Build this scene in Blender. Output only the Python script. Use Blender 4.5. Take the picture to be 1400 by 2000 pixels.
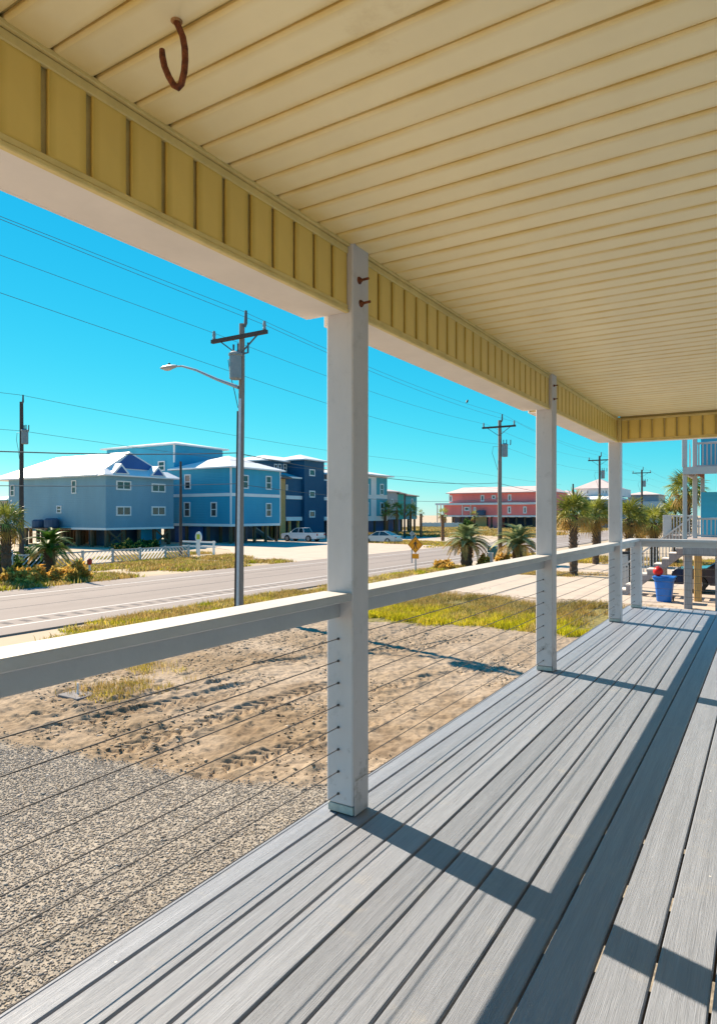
import bpy, bmesh, math, random
import numpy as np
from mathutils import Vector, Matrix

# ------------------------------------------------------------------ scene, camera, sky, sun
scene = bpy.context.scene
for o in list(bpy.data.objects): bpy.data.objects.remove(o)
COL = scene.collection
EYE = 3.4                       # eye height over the lot; the deck top is at 2.0
YAW = math.radians(32.0)        # camera turned left of the porch direction (+Y)
FPX = 1280.0                    # focal length for a 1400 px wide picture
cam_d = bpy.data.cameras.new('camera'); cam = bpy.data.objects.new('camera', cam_d); COL.objects.link(cam)
cam.location = (0, 0, EYE); cam.rotation_euler = (math.radians(90), 0, YAW)
cam_d.sensor_fit = 'HORIZONTAL'; cam_d.sensor_width = 36; cam_d.lens = FPX / 1400 * 36
cam_d.shift_y = 5 / 1400; cam_d.clip_start = 0.05; cam_d.clip_end = 4000
scene.camera = cam

SUN_DIR = Vector((1, -0.275, -0.881)).normalized()          # the way the light travels
SUN_EL = math.asin(-SUN_DIR.z); SUN_AZ = math.atan2(-SUN_DIR.x, -SUN_DIR.y)
world = bpy.data.worlds.new('World'); scene.world = world; world.use_nodes = True
wn = world.node_tree.nodes; wl = world.node_tree.links
bg = wn['Background']
sky = wn.new('ShaderNodeTexSky'); sky.sky_type = 'NISHITA'; sky.sun_disc = False
sky.sun_elevation = SUN_EL; sky.sun_rotation = SUN_AZ
sky.altitude = 0; sky.air_density = 1.0; sky.dust_density = 0.0; sky.ozone_density = 2.0
# the photograph's deep cyan grade of the clear sky, one power curve per channel over the whole dome
sep = wn.new('ShaderNodeSeparateColor'); cmb = wn.new('ShaderNodeCombineColor'); wl.new(sky.outputs[0], sep.inputs[0])
for ch, (amp, pw) in enumerate(((0.0105, 2.36), (0.755, 0.72), (1.82, 0.34))):
    pn = wn.new('ShaderNodeMath'); pn.operation = 'POWER'; pn.inputs[1].default_value = pw; wl.new(sep.outputs[ch], pn.inputs[0])
    mn = wn.new('ShaderNodeMath'); mn.operation = 'MULTIPLY'; mn.inputs[1].default_value = amp; wl.new(pn.outputs[0], mn.inputs[0]); wl.new(mn.outputs[0], cmb.inputs[ch])
wl.new(cmb.outputs[0], bg.inputs['Color'])
bg.inputs['Strength'].default_value = 0.1
sun_d = bpy.data.lights.new('sun', 'SUN'); sun_d.energy = 4.2; sun_d.angle = math.radians(0.5); sun_d.color = (1.0, 0.83, 0.63)
sun = bpy.data.objects.new('sun', sun_d); COL.objects.link(sun)
sun.rotation_euler = SUN_DIR.to_track_quat('-Z', 'Y').to_euler(); sun.location = (-30, 8, 40)
scene.view_settings.view_transform = 'Standard'; scene.view_settings.look = 'None'
scene.view_settings.exposure = 1.36; scene.view_settings.gamma = 1.0
scene.render.engine = 'CYCLES'
scene.cycles.max_bounces = 8; scene.cycles.diffuse_bounces = 6

rnd = random.Random(7); nr = np.random.default_rng(11)

# ------------------------------------------------------------------ measuring helpers (survey of the place from the photo)
_s, _c = math.sin(YAW), math.cos(YAW)
def at_x(px, py, X):
    k = (px - 700) / FPX; d = X / (k * _c - _s)
    return Vector((X, k * d * _s + _c * d, EYE + (1005 - py) / FPX * d))
def at_y(px, py, Y):
    k = (px - 700) / FPX; d = Y / (k * _s + _c)
    return Vector((k * d * _c - _s * d, Y, EYE + (1005 - py) / FPX * d))
def at_d(px, py, d):
    k = (px - 700) / FPX
    return Vector((k * d * _c - _s * d, k * d * _s + _c * d, EYE + (1005 - py) / FPX * d))
def on_ground(px, py, z=0.0): return at_d(px, py, FPX * (EYE - z) / (py - 1005))

# ------------------------------------------------------------------ material helpers
def mat(name, col, rough=0.6, amt=0.12, scale=6.0, bump=0.0, bscale=40.0, metal=0.0, spec=0.4, stretch=(1, 1, 1), col2=None, rand=0.0, coat=0.0):
    m = bpy.data.materials.new(name); m.use_nodes = True
    n = m.node_tree.nodes; l = m.node_tree.links; p = n['Principled BSDF']
    p.inputs['Roughness'].default_value = rough; p.inputs['Metallic'].default_value = metal
    p.inputs['Specular IOR Level'].default_value = spec; p.inputs['Coat Weight'].default_value = coat
    tc = n.new('ShaderNodeTexCoord'); mp = n.new('ShaderNodeMapping'); mp.inputs['Scale'].default_value = stretch
    l.new(tc.outputs['Object'], mp.inputs['Vector'])
    ns = n.new('ShaderNodeTexNoise'); ns.inputs['Scale'].default_value = scale; ns.inputs['Detail'].default_value = 6; ns.inputs['Roughness'].default_value = 0.65
    l.new(mp.outputs[0], ns.inputs['Vector'])
    mx = n.new('ShaderNodeMix'); mx.data_type = 'RGBA'
    c1 = [max(0, v * (1 - amt)) for v in col]; c2 = col2 if col2 else [min(1, v * (1 + amt)) for v in col]
    mx.inputs[6].default_value = (*c1, 1); mx.inputs[7].default_value = (*c2, 1)
    rp = n.new('ShaderNodeMapRange'); rp.inputs[1].default_value = 0.3; rp.inputs[2].default_value = 0.7
    l.new(ns.outputs['Fac'], rp.inputs[0]); l.new(rp.outputs[0], mx.inputs[0])
    out = mx.outputs[2]
    if rand > 0:
        oi = n.new('ShaderNodeObjectInfo'); r2 = n.new('ShaderNodeMapRange'); r2.inputs[3].default_value = 1 - rand; r2.inputs[4].default_value = 1 + rand
        l.new(oi.outputs['Random'], r2.inputs[0])
        h2 = n.new('ShaderNodeHueSaturation'); l.new(r2.outputs[0], h2.inputs['Value']); l.new(out, h2.inputs['Color']); out = h2.outputs[0]
    l.new(out, p.inputs['Base Color'])
    if bump > 0:
        nb = n.new('ShaderNodeTexNoise'); nb.inputs['Scale'].default_value = bscale; nb.inputs['Detail'].default_value = 5
        l.new(mp.outputs[0], nb.inputs['Vector'])
        b = n.new('ShaderNodeBump'); b.inputs['Strength'].default_value = bump; b.inputs['Distance'].default_value = 0.02
        l.new(nb.outputs['Fac'], b.inputs['Height']); l.new(b.outputs[0], p.inputs['Normal'])
    return m

def attr_mat(name, attr='tint', rough=0.8, noise=0.2, nscale=30, bump=0.0, transl=0.0):
    """colour comes from a per-point attribute (what each bit of ground or plant is made of)"""
    m = bpy.data.materials.new(name); m.use_nodes = True
    n = m.node_tree.nodes; l = m.node_tree.links; p = n['Principled BSDF']
    p.inputs['Roughness'].default_value = rough; p.inputs['Specular IOR Level'].default_value = 0.2
    a = n.new('ShaderNodeAttribute'); a.attribute_name = attr
    tc = n.new('ShaderNodeTexCoord'); ns = n.new('ShaderNodeTexNoise'); ns.inputs['Scale'].default_value = nscale; ns.inputs['Detail'].default_value = 8
    l.new(tc.outputs['Object'], ns.inputs['Vector'])
    rp = n.new('ShaderNodeMapRange'); rp.inputs[1].default_value = 0.3; rp.inputs[2].default_value = 0.7; rp.inputs[3].default_value = 1 - noise; rp.inputs[4].default_value = 1 + noise
    l.new(ns.outputs['Fac'], rp.inputs[0])
    h = n.new('ShaderNodeHueSaturation'); l.new(a.outputs['Color'], h.inputs['Color']); l.new(rp.outputs[0], h.inputs['Value'])
    l.new(h.outputs[0], p.inputs['Base Color'])
    if bump > 0:
        b = n.new('ShaderNodeBump'); b.inputs['Strength'].default_value = bump; b.inputs['Distance'].default_value = 0.03
        l.new(ns.outputs['Fac'], b.inputs['Height']); l.new(b.outputs[0], p.inputs['Normal'])
    if transl > 0:
        t = n.new('ShaderNodeBsdfTranslucent'); mixs = n.new('ShaderNodeMixShader'); mixs.inputs[0].default_value = transl
        l.new(h.outputs[0], t.inputs['Color']); l.new(p.outputs[0], mixs.inputs[1]); l.new(t.outputs[0], mixs.inputs[2])
        l.new(mixs.outputs[0], n['Material Output'].inputs['Surface'])
    return m

# ------------------------------------------------------------------ mesh helpers
class MB:
    """collects shapes given in world coordinates; build() links them as one mesh object"""
    def __init__(s): s.v = []; s.f = []; s.m = []; s.mi = 0
    def add(s, vs, fs):
        o = len(s.v); s.v += [tuple(v) for v in vs]; s.f += [tuple(i + o for i in f) for f in fs]; s.m += [s.mi] * len(fs); return s
    def box(s, x0, x1, y0, y1, z0, z1):
        return s.add([(x0, y0, z0), (x1, y0, z0), (x1, y1, z0), (x0, y1, z0), (x0, y0, z1), (x1, y0, z1), (x1, y1, z1), (x0, y1, z1)],
                     [(0, 3, 2, 1), (4, 5, 6, 7), (0, 1, 5, 4), (1, 2, 6, 5), (2, 3, 7, 6), (3, 0, 4, 7)])
    def bbox(s, x0, x1, y0, y1, z0, z1, b=0.004):
        """box with chamfered edges"""
        bm = bmesh.new(); bmesh.ops.create_cube(bm, size=1)
        for v in bm.verts: v.co = Vector(((x0 + x1) / 2 + v.co.x * (x1 - x0), (y0 + y1) / 2 + v.co.y * (y1 - y0), (z0 + z1) / 2 + v.co.z * (z1 - z0)))
        bmesh.ops.bevel(bm, geom=bm.edges[:], offset=b, segments=1, affect='EDGES')
        bm.verts.ensure_lookup_table(); bm.verts.index_update()
        s.add([v.co[:] for v in bm.verts], [[v.index for v in f.verts] for f in bm.faces]); bm.free(); return s
    def tube(s, pts, r, n=8, caps=True):
        pts = [Vector(p) for p in pts]; R = r if isinstance(r, (list, tuple)) else [r] * len(pts)
        o = len(s.v); prev = None
        for i, p in enumerate(pts):
            t = (pts[min(i + 1, len(pts) - 1)] - pts[max(i - 1, 0)]).normalized()
            if prev is None: a = t.orthogonal().normalized()
            else: a = (prev - t * prev.dot(t)).normalized()
            prev = a; b = t.cross(a)
            for k in range(n):
                q = 2 * math.pi * k / n; s.v.append(tuple(p + (a * math.cos(q) + b * math.sin(q)) * R[i]))
        for i in range(len(pts) - 1):
            for k in range(n):
                k2 = (k + 1) % n; s.f.append((o + i * n + k, o + i * n + k2, o + (i + 1) * n + k2, o + (i + 1) * n + k)); s.m.append(s.mi)
        if caps:
            s.f.append(tuple(o + k for k in reversed(range(n)))); s.f.append(tuple(o + (len(pts) - 1) * n + k for k in range(n))); s.m += [s.mi] * 2
        return s
    def bar(s, a, b, w, h, up=(0, 0, 1)):
        a = Vector(a); b = Vector(b); t = (b - a).normalized(); u = Vector(up); sd = t.cross(u).normalized() * w / 2; u = sd.cross(t).normalized() * h / 2
        vs = [a - sd - u, a + sd - u, a + sd + u, a - sd + u, b - sd - u, b + sd - u, b + sd + u, b - sd + u]
        return s.add(vs, [(0, 1, 2, 3), (7, 6, 5, 4), (0, 4, 5, 1), (1, 5, 6, 2), (2, 6, 7, 3), (3, 7, 4, 0)])
    def prism(s, poly, axis, a, b):
        """poly: 2-D outline, extruded along axis 'x' or 'y' from a to b (poly is (other, z)) or 'z' (poly is (x, y))"""
        n = len(poly); P = []
        for e in (a, b):
            for (u, w) in poly: P.append((e, u, w) if axis == 'x' else (u, e, w) if axis == 'y' else (u, w, e))
        fs = [tuple(range(n)), tuple(range(2 * n - 1, n - 1, -1))] + [(i, n + i, n + (i + 1) % n, (i + 1) % n) for i in range(n)]
        return s.add(P, fs)
    def ball(s, c, r, sx=1, sy=1, sz=1, n=8, m=6):
        o = len(s.v); c = Vector(c)
        for i in range(m + 1):
            th = math.pi * i / m
            for k in range(n):
                q = 2 * math.pi * k / n; s.v.append((c.x + r * sx * math.sin(th) * math.cos(q), c.y + r * sy * math.sin(th) * math.sin(q), c.z + r * sz * math.cos(th)))
        for i in range(m):
            for k in range(n):
                k2 = (k + 1) % n; s.f.append((o + i * n + k, o + (i + 1) * n + k, o + (i + 1) * n + k2, o + i * n + k2)); s.m.append(s.mi)
        return s
    def lathe(s, c, prof, n=16):
        o = len(s.v); c = Vector(c)
        for (r, z) in prof:
            for k in range(n):
                q = 2 * math.pi * k / n; s.v.append((c.x + r * math.cos(q), c.y + r * math.sin(q), c.z + z))
        for i in range(len(prof) - 1):
            for k in range(n):
                k2 = (k + 1) % n; s.f.append((o + i * n + k, o + i * n + k2, o + (i + 1) * n + k2, o + (i + 1) * n + k)); s.m.append(s.mi)
        s.f.append(tuple(o + k for k in reversed(range(n)))); s.f.append(tuple(o + (len(prof) - 1) * n + k for k in range(n))); s.m += [s.mi] * 2
        return s
    def build(s, name, mats, parent=None, smooth=False, base=None):
        me = bpy.data.meshes.new(name)
        off = Vector(world_loc(parent)) if parent else Vector(base) if base is not None else Vector((0, 0, 0))
        me.from_pydata([tuple(Vector(v) - off) for v in s.v], [], s.f)
        mats = mats if isinstance(mats, (list, tuple)) else [mats]
        for m in mats: me.materials.append(m)
        if len(mats) > 1: me.polygons.foreach_set('material_index', s.m)
        if smooth: me.polygons.foreach_set('use_smooth', [True] * len(me.polygons))
        bm = bmesh.new(); bm.from_mesh(me); bmesh.ops.recalc_face_normals(bm, faces=bm.faces); bm.to_mesh(me); bm.free()
        if smooth: me.set_sharp_from_angle(angle=math.radians(40))
        o = bpy.data.objects.new(name, me); COL.objects.link(o)
        if parent: o.parent = parent
        elif base is not None: o.location = off
        return o
def world_loc(o):
    v = Vector((0, 0, 0))
    while o: v += o.location; o = o.parent
    return v
def thing(name, label, cat, loc, group=None):
    o = bpy.data.objects.new(name, None); COL.objects.link(o); o.location = loc; o.empty_display_size = 0.2
    return tag(o, label, cat, group)
def tag(o, label=None, cat=None, group=None, kind=None):
    if label: o['label'] = label
    if cat: o['category'] = cat
    if group: o['group'] = group
    if kind: o['kind'] = kind
    return o
def dup(o, parent=None, loc=None, rot=None, scale=None):
    c = o.copy(); COL.objects.link(c); c.parent = parent
    if loc is not None: c.location = loc
    if rot is not None: c.rotation_euler = rot
    if scale is not None: c.scale = (scale,) * 3 if isinstance(scale, (int, float)) else scale
    return c
def raw_mesh(name, V, Fc, mats, cols=None, attr='tint', base=(0, 0, 0), parent=None, smooth=False):
    """big numpy meshes: V (n,3), Fc (m,k)"""
    me = bpy.data.meshes.new(name); V = np.asarray(V, dtype=np.float32) - np.asarray(base, dtype=np.float32); Fc = np.asarray(Fc, dtype=np.int32); k = Fc.shape[1]
    me.vertices.add(len(V)); me.vertices.foreach_set('co', V.ravel()); me.loops.add(Fc.size); me.loops.foreach_set('vertex_index', Fc.ravel())
    me.polygons.add(len(Fc)); me.polygons.foreach_set('loop_start', np.arange(0, Fc.size, k, dtype=np.int32)); me.polygons.foreach_set('loop_total', np.full(len(Fc), k, dtype=np.int32))
    if smooth: me.polygons.foreach_set('use_smooth', np.ones(len(Fc), dtype=bool))
    me.update(calc_edges=True); me.validate()
    for m in (mats if isinstance(mats, (list, tuple)) else [mats]): me.materials.append(m)
    if cols is not None:
        a = me.color_attributes.new(attr, 'FLOAT_COLOR', 'POINT'); c4 = np.ones((len(V), 4), dtype=np.float32); c4[:, :3] = cols; a.data.foreach_set('color', c4.ravel())
    o = bpy.data.objects.new(name, me); COL.objects.link(o); o.location = base if parent is None else (0, 0, 0)
    if parent: o.parent = parent
    return o

def vnoise(x, y, seed=0, octaves=4, freq=1.0, gain=0.5):
    """value noise on numpy arrays"""
    out = np.zeros_like(x); amp = 1.0; tot = 0
    for o in range(octaves):
        X = x * freq + 37.1 * o + seed * 11.3; Y = y * freq - 17.7 * o + seed * 5.9
        xi = np.floor(X); yi = np.floor(Y); xf = X - xi; yf = Y - yi
        u = xf * xf * (3 - 2 * xf); w = yf * yf * (3 - 2 * yf)
        def h(a, b):
            n = np.sin(a * 127.1 + b * 311.7 + seed * 74.7 + o * 13.1) * 43758.5453; return n - np.floor(n)
        out += amp * ((h(xi, yi) * (1 - u) + h(xi + 1, yi) * u) * (1 - w) + (h(xi, yi + 1) * (1 - u) + h(xi + 1, yi + 1) * u) * w)
        tot += amp; amp *= gain; freq *= 2.03
    return out / tot

# ------------------------------------------------------------------ palette
def wood_deck_mat():
    m = mat('composite_deck', (0.228, 0.25, 0.295), rough=0.48, amt=0.13, scale=3.0, stretch=(9, 0.35, 1), rand=0.13, spec=0.45)
    n = m.node_tree.nodes; l = m.node_tree.links; p = n['Principled BSDF']
    tc = n.new('ShaderNodeTexCoord'); mp = n.new('ShaderNodeMapping'); mp.inputs['Scale'].default_value = (200, 3.0, 1)
    oi = n.new('ShaderNodeObjectInfo'); cb = n.new('ShaderNodeVectorMath'); cb.operation = 'ADD'
    mu = n.new('ShaderNodeMath'); mu.operation = 'MULTIPLY'; mu.inputs[1].default_value = 50; l.new(oi.outputs['Random'], mu.inputs[0])
    l.new(tc.outputs['Object'], cb.inputs[0]); l.new(mu.outputs[0], cb.inputs[1]); l.new(cb.outputs[0], mp.inputs['Vector'])
    g = n.new('ShaderNodeTexNoise'); g.inputs['Scale'].default_value = 1.6; g.inputs['Detail'].default_value = 4; g.inputs['Distortion'].default_value = 1.2
    l.new(mp.outputs[0], g.inputs['Vector'])
    b = n.new('ShaderNodeBump'); b.inputs['Strength'].default_value = 0.55; b.inputs['Distance'].default_value = 0.006
    l.new(g.outputs['Fac'], b.inputs['Height']); l.new(b.outputs[0], p.inputs['Normal'])
    # grain streaks and scuffs in the colour
    old = p.inputs['Base Color'].links[0].from_socket
    r = n.new('ShaderNodeMapRange'); r.inputs[1].default_value = 0.35; r.inputs[2].default_value = 0.65; r.inputs[3].default_value = 0.86; r.inputs[4].default_value = 1.06
    l.new(g.outputs['Fac'], r.inputs[0])
    h = n.new('ShaderNodeHueSaturation'); l.new(old, h.inputs['Color']); l.new(r.outputs[0], h.inputs['Value'])
    vo = n.new('ShaderNodeTexVoronoi'); vo.inputs['Scale'].default_value = 5.0; l.new(cb.outputs[0], vo.inputs['Vector'])
    lt = n.new('ShaderNodeMath'); lt.operation = 'LESS_THAN'; lt.inputs[1].default_value = 0.022; l.new(vo.outputs['Distance'], lt.inputs[0])
    mx = n.new('ShaderNodeMix'); mx.data_type = 'RGBA'; mx.inputs[7].default_value = (0.62, 0.62, 0.6, 1); l.new(lt.outputs[0], mx.inputs[0]); l.new(h.outputs[0], mx.inputs[6])
    l.new(mx.outputs[2], p.inputs['Base Color'])
    return m
def vinyl_mat(name, col, stain, long_axis):
    """cream vinyl plank with tan stains running along its edges and ends"""
    m = mat(name, col, rough=0.34, amt=0.05, scale=2.5, rand=0.035, spec=0.55)
    n = m.node_tree.nodes; l = m.node_tree.links; p = n['Principled BSDF']; old = p.inputs['Base Color'].links[0].from_socket
    tc = n.new('ShaderNodeTexCoord'); sp = n.new('ShaderNodeSeparateXYZ'); l.new(tc.outputs['Generated'], sp.inputs[0])
    def edge(sock, w):
        a = n.new('ShaderNodeMath'); a.operation = 'SUBTRACT'; a.inputs[1].default_value = 0.5; l.new(sock, a.inputs[0])
        b_ = n.new('ShaderNodeMath'); b_.operation = 'ABSOLUTE'; l.new(a.outputs[0], b_.inputs[0])
        r = n.new('ShaderNodeMapRange'); r.inputs[1].default_value = 0.5 - w; r.inputs[2].default_value = 0.5; l.new(b_.outputs[0], r.inputs[0]); return r.outputs[0]
    e1 = edge(sp.outputs[1 if long_axis == 'x' else 1], 0.28); e2 = edge(sp.outputs[0 if long_axis == 'x' else 2], 0.06)
    ns = n.new('ShaderNodeTexNoise'); ns.inputs['Scale'].default_value = 5.0; ns.inputs['Detail'].default_value = 5
    geo = n.new('ShaderNodeNewGeometry'); l.new(geo.outputs['Position'], ns.inputs['Vector'])
    mx_ = n.new('ShaderNodeMath'); mx_.operation = 'MAXIMUM'; l.new(e1, mx_.inputs[0]); l.new(e2, mx_.inputs[1])
    mm = n.new('ShaderNodeMath'); mm.operation = 'MULTIPLY'; l.new(mx_.outputs[0], mm.inputs[0]); l.new(ns.outputs['Fac'], mm.inputs[1])
    r2 = n.new('ShaderNodeMapRange'); r2.inputs[1].default_value = 0.08; r2.inputs[2].default_value = 0.6; r2.inputs[4].default_value = 0.75; l.new(mm.outputs[0], r2.inputs[0])
    mx = n.new('ShaderNodeMix'); mx.data_type = 'RGBA'; mx.inputs[7].default_value = (*stain, 1); l.new(r2.outputs[0], mx.inputs[0]); l.new(old, mx.inputs[6])
    l.new(mx.outputs[2], p.inputs['Base Color'])
    return m
M = {}
M['deck'] = wood_deck_mat()
M['deck_dark'] = mat('treated_joist', (0.045, 0.033, 0.022), 0.85, 0.3, 4)
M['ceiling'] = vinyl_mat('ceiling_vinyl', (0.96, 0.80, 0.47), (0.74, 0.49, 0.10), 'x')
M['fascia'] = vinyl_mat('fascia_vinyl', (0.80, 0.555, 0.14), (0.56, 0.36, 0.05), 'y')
M['groove'] = mat('groove_vinyl', (0.55, 0.42, 0.16), 0.6, 0.2, 8)
M['trim_cream'] = mat('cream_trim', (0.76, 0.58, 0.22), 0.5, 0.15, 6)
M['soffit'] = mat('soffit_white', (0.82, 0.73, 0.64), 0.55, 0.06, 3)
M['white'] = mat('white_paint', (0.49, 0.48, 0.47), 0.55, 0.08, 4, bump=0.08, bscale=30)
M['post'] = mat('post_paint', (0.585, 0.555, 0.56), 0.55, 0.10, 3.0, bump=0.12, bscale=14, stretch=(1, 1, 0.35))
M['post_base'] = mat('post_base_metal', (0.42, 0.45, 0.41), 0.5, 0.3, 18)
M['black'] = mat('black_rubber', (0.02, 0.02, 0.022), 0.6, 0.2, 10)
M['cable'] = mat('steel_cable', (0.10, 0.09, 0.085), 0.5, 0.2, 30, metal=0.2)
M['rust'] = mat('rusty_iron', (0.14, 0.030, 0.012), 0.85, 0.5, 60, bump=0.6, bscale=120, col2=(0.30, 0.09, 0.03))
M['rust_stain'] = mat('rust_stain', (0.42, 0.22, 0.08), 0.8, 0.4, 60)
M['roof_white'] = mat('white_metal_roof', (0.80, 0.79, 0.78), 0.45, 0.05, 0.6)
M['concrete'] = mat('concrete', (0.46, 0.385, 0.31), 0.85, 0.10, 0.7, bump=0.1)
M['asphalt'] = mat('asphalt', (0.25, 0.215, 0.195), 0.9, 0.10, 0.25, stretch=(3, 0.25, 1), bump=0.15, bscale=25)
M['road_white'] = mat('road_paint', (0.50, 0.48, 0.46), 0.7, 0.14, 5)
M['pole'] = mat('pole_wood', (0.24, 0.20, 0.175), 0.85, 0.25, 8, stretch=(3, 3, 0.4), bump=0.3)
M['pole_dark'] = mat('pole_wood_dark', (0.07, 0.055, 0.05), 0.85, 0.25, 8, stretch=(3, 3, 0.4), bump=0.3)
M['galv'] = mat('galvanised', (0.35, 0.37, 0.39), 0.45, 0.1, 8, metal=0.5)
M['galv_light'] = mat('galvanised_light', (0.55, 0.57, 0.62), 0.45, 0.1, 8, metal=0.2)
M['transformer'] = mat('transformer_grey', (0.22, 0.26, 0.28), 0.5, 0.1, 6)
M['wire'] = mat('wire', (0.08, 0.11, 0.13), 0.6, 0.1, 4)
M['glass'] = mat('window_glass', (0.02, 0.035, 0.045), 0.08, 0.3, 0.8, spec=0.8)
M['trunk'] = mat('palm_trunk', (0.11, 0.075, 0.05), 0.95, 0.4, 9, bump=0.8, bscale=16)
M['trunk_red'] = mat('young_palm_trunk', (0.20, 0.10, 0.05), 0.95, 0.4, 9, bump=0.8, bscale=16)
M['timber'] = mat('weathered_timber', (0.34, 0.30, 0.29), 0.85, 0.2, 5, stretch=(4, 4, 0.5), bump=0.2)
M['timber_tan'] = mat('tan_timber', (0.55, 0.34, 0.13), 0.85, 0.25, 5, stretch=(4, 4, 0.5), bump=0.2)
M['timber_dark'] = mat('dark_piling', (0.13, 0.08, 0.045), 0.9, 0.3, 5, stretch=(4, 4, 0.5))
def paint(name, col, rough=0.6):
    m = mat(name, col, rough, 0.10, 0.35, stretch=(1, 1, 0.35)); M[name] = m
    n = m.node_tree.nodes; l = m.node_tree.links; p = n['Principled BSDF']
    geo = n.new('ShaderNodeNewGeometry'); wv = n.new('ShaderNodeTexWave'); wv.wave_type = 'BANDS'; wv.bands_direction = 'Z'; wv.wave_profile = 'SAW'; wv.inputs['Scale'].default_value = 1.6
    l.new(geo.outputs['Position'], wv.inputs['Vector'])
    b = n.new('ShaderNodeBump'); b.inputs['Strength'].default_value = 0.7; b.inputs['Distance'].default_value = 0.05
    l.new(wv.outputs['Fac'], b.inputs['Height']); l.new(b.outputs[0], p.inputs['Normal']); return m
def add_scuffs(m, scale, lo, col, amt, zmax=None):
    """blotchy dirt with its own ragged shape laid over a material"""
    n = m.node_tree.nodes; l = m.node_tree.links; p = n['Principled BSDF']; old = p.inputs['Base Color'].links[0].from_socket
    geo = n.new('ShaderNodeNewGeometry'); ns = n.new('ShaderNodeTexNoise'); ns.inputs['Scale'].default_value = scale; ns.inputs['Detail'].default_value = 9; ns.inputs['Roughness'].default_value = 0.7
    l.new(geo.outputs['Position'], ns.inputs['Vector']); rp = n.new('ShaderNodeMapRange'); rp.inputs[1].default_value = lo; rp.inputs[2].default_value = lo + 0.12; rp.inputs[4].default_value = amt; l.new(ns.outputs['Fac'], rp.inputs[0])
    f = rp.outputs[0]
    if zmax:
        sp = n.new('ShaderNodeSeparateXYZ'); l.new(geo.outputs['Position'], sp.inputs[0]); zr = n.new('ShaderNodeMapRange'); zr.inputs[1].default_value = zmax[0]; zr.inputs[2].default_value = zmax[1]; zr.inputs[3].default_value = 1; zr.inputs[4].default_value = 0.25; l.new(sp.outputs[2], zr.inputs[0])
        mu = n.new('ShaderNodeMath'); mu.operation = 'MULTIPLY'; l.new(f, mu.inputs[0]); l.new(zr.outputs[0], mu.inputs[1]); f = mu.outputs[0]
    mx = n.new('ShaderNodeMix'); mx.data_type = 'RGBA'; mx.inputs[7].default_value = (*col, 1); l.new(f, mx.inputs[0]); l.new(old, mx.inputs[6]); l.new(mx.outputs[2], p.inputs['Base Color'])
def add_transl(m, f):
    n = m.node_tree.nodes; l = m.node_tree.links; p = n['Principled BSDF']; src = p.inputs['Base Color'].links[0].from_socket
    t = n.new('ShaderNodeBsdfTranslucent'); mx = n.new('ShaderNodeMixShader'); mx.inputs[0].default_value = f; l.new(src, t.inputs['Color']); l.new(p.outputs[0], mx.inputs[1]); l.new(t.outputs[0], mx.inputs[2]); l.new(mx.outputs[0], n['Material Output'].inputs['Surface'])
add_scuffs(M['post'], 9, 0.56, (0.20, 0.18, 0.15), 0.8, (2.05, 2.7))
add_scuffs(M['white'], 7, 0.64, (0.36, 0.33, 0.28), 0.5)
add_scuffs(M['ceiling'], 2.6, 0.62, (0.60, 0.40, 0.14), 0.35)
add_scuffs(M['soffit'], 5, 0.66, (0.45, 0.33, 0.22), 0.4)
add_scuffs(M['asphalt'], 0.5, 0.55, (0.15, 0.13, 0.12), 0.35)
add_scuffs(M['concrete'], 0.4, 0.56, (0.30, 0.24, 0.18), 0.35)
add_scuffs(M['deck'], 3.5, 0.58, (0.34, 0.335, 0.32), 0.5)

# ================================================================== LARGE STRUCTURE: ground, lot, road
GZ = -0.06
g = MB(); g.add([(-1500, -600, GZ), (900, -600, GZ), (900, 2200, GZ), (-1500, 2200, GZ)], [(0, 1, 2, 3)])
M['ground'] = mat('sandy_ground', (0.42, 0.34, 0.24), 0.95, 0.22, 0.12, bump=0.3, bscale=3)
tag(g.build('ground', M['ground']), kind='structure')

# the sand lot below the porch: bumpy sheet with tyre tracks, the gravel pad and the grass bed marked by colour
def gravel_edge(x):                     # gravel lies on the near side of this line
    return np.interp(x, [-16, -9.8, -8.65, -7.35, -6.15, -4.8, -1], [4.6, 5.5, 5.75, 5.88, 6.12, 6.8, 8.0])
res = 0.04
xs = np.arange(-16.8, 0.6, res); ys = np.arange(-2.5, 31, res)
gx, gy = np.meshgrid(xs, ys); x = gx.ravel(); y = gy.ravel()
ge = gravel_edge(x) + 0.5 * (vnoise(x, y, 3, 3, 1.6) - 0.5)
isg = np.clip((ge - y) / 0.16, 0, 1)
lump = vnoise(x, y, 1, 4, 0.35) - 0.5; mid = vnoise(x, y, 2, 4, 1.5) - 0.5; fine = vnoise(x, y, 5, 3, 5.0) - 0.5
clod = np.clip(vnoise(x, y, 8, 3, 5.5) - 0.5, 0, 1) * 0.16 * np.clip(1.3 - abs(y - ge - 1.5) / 3.0, 0.25, 1)
grit = vnoise(x, y, 6, 3, 12.0) - 0.5
z = 0.12 * lump + 0.05 * mid + 0.075 * fine + 0.045 * grit + clod
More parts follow.
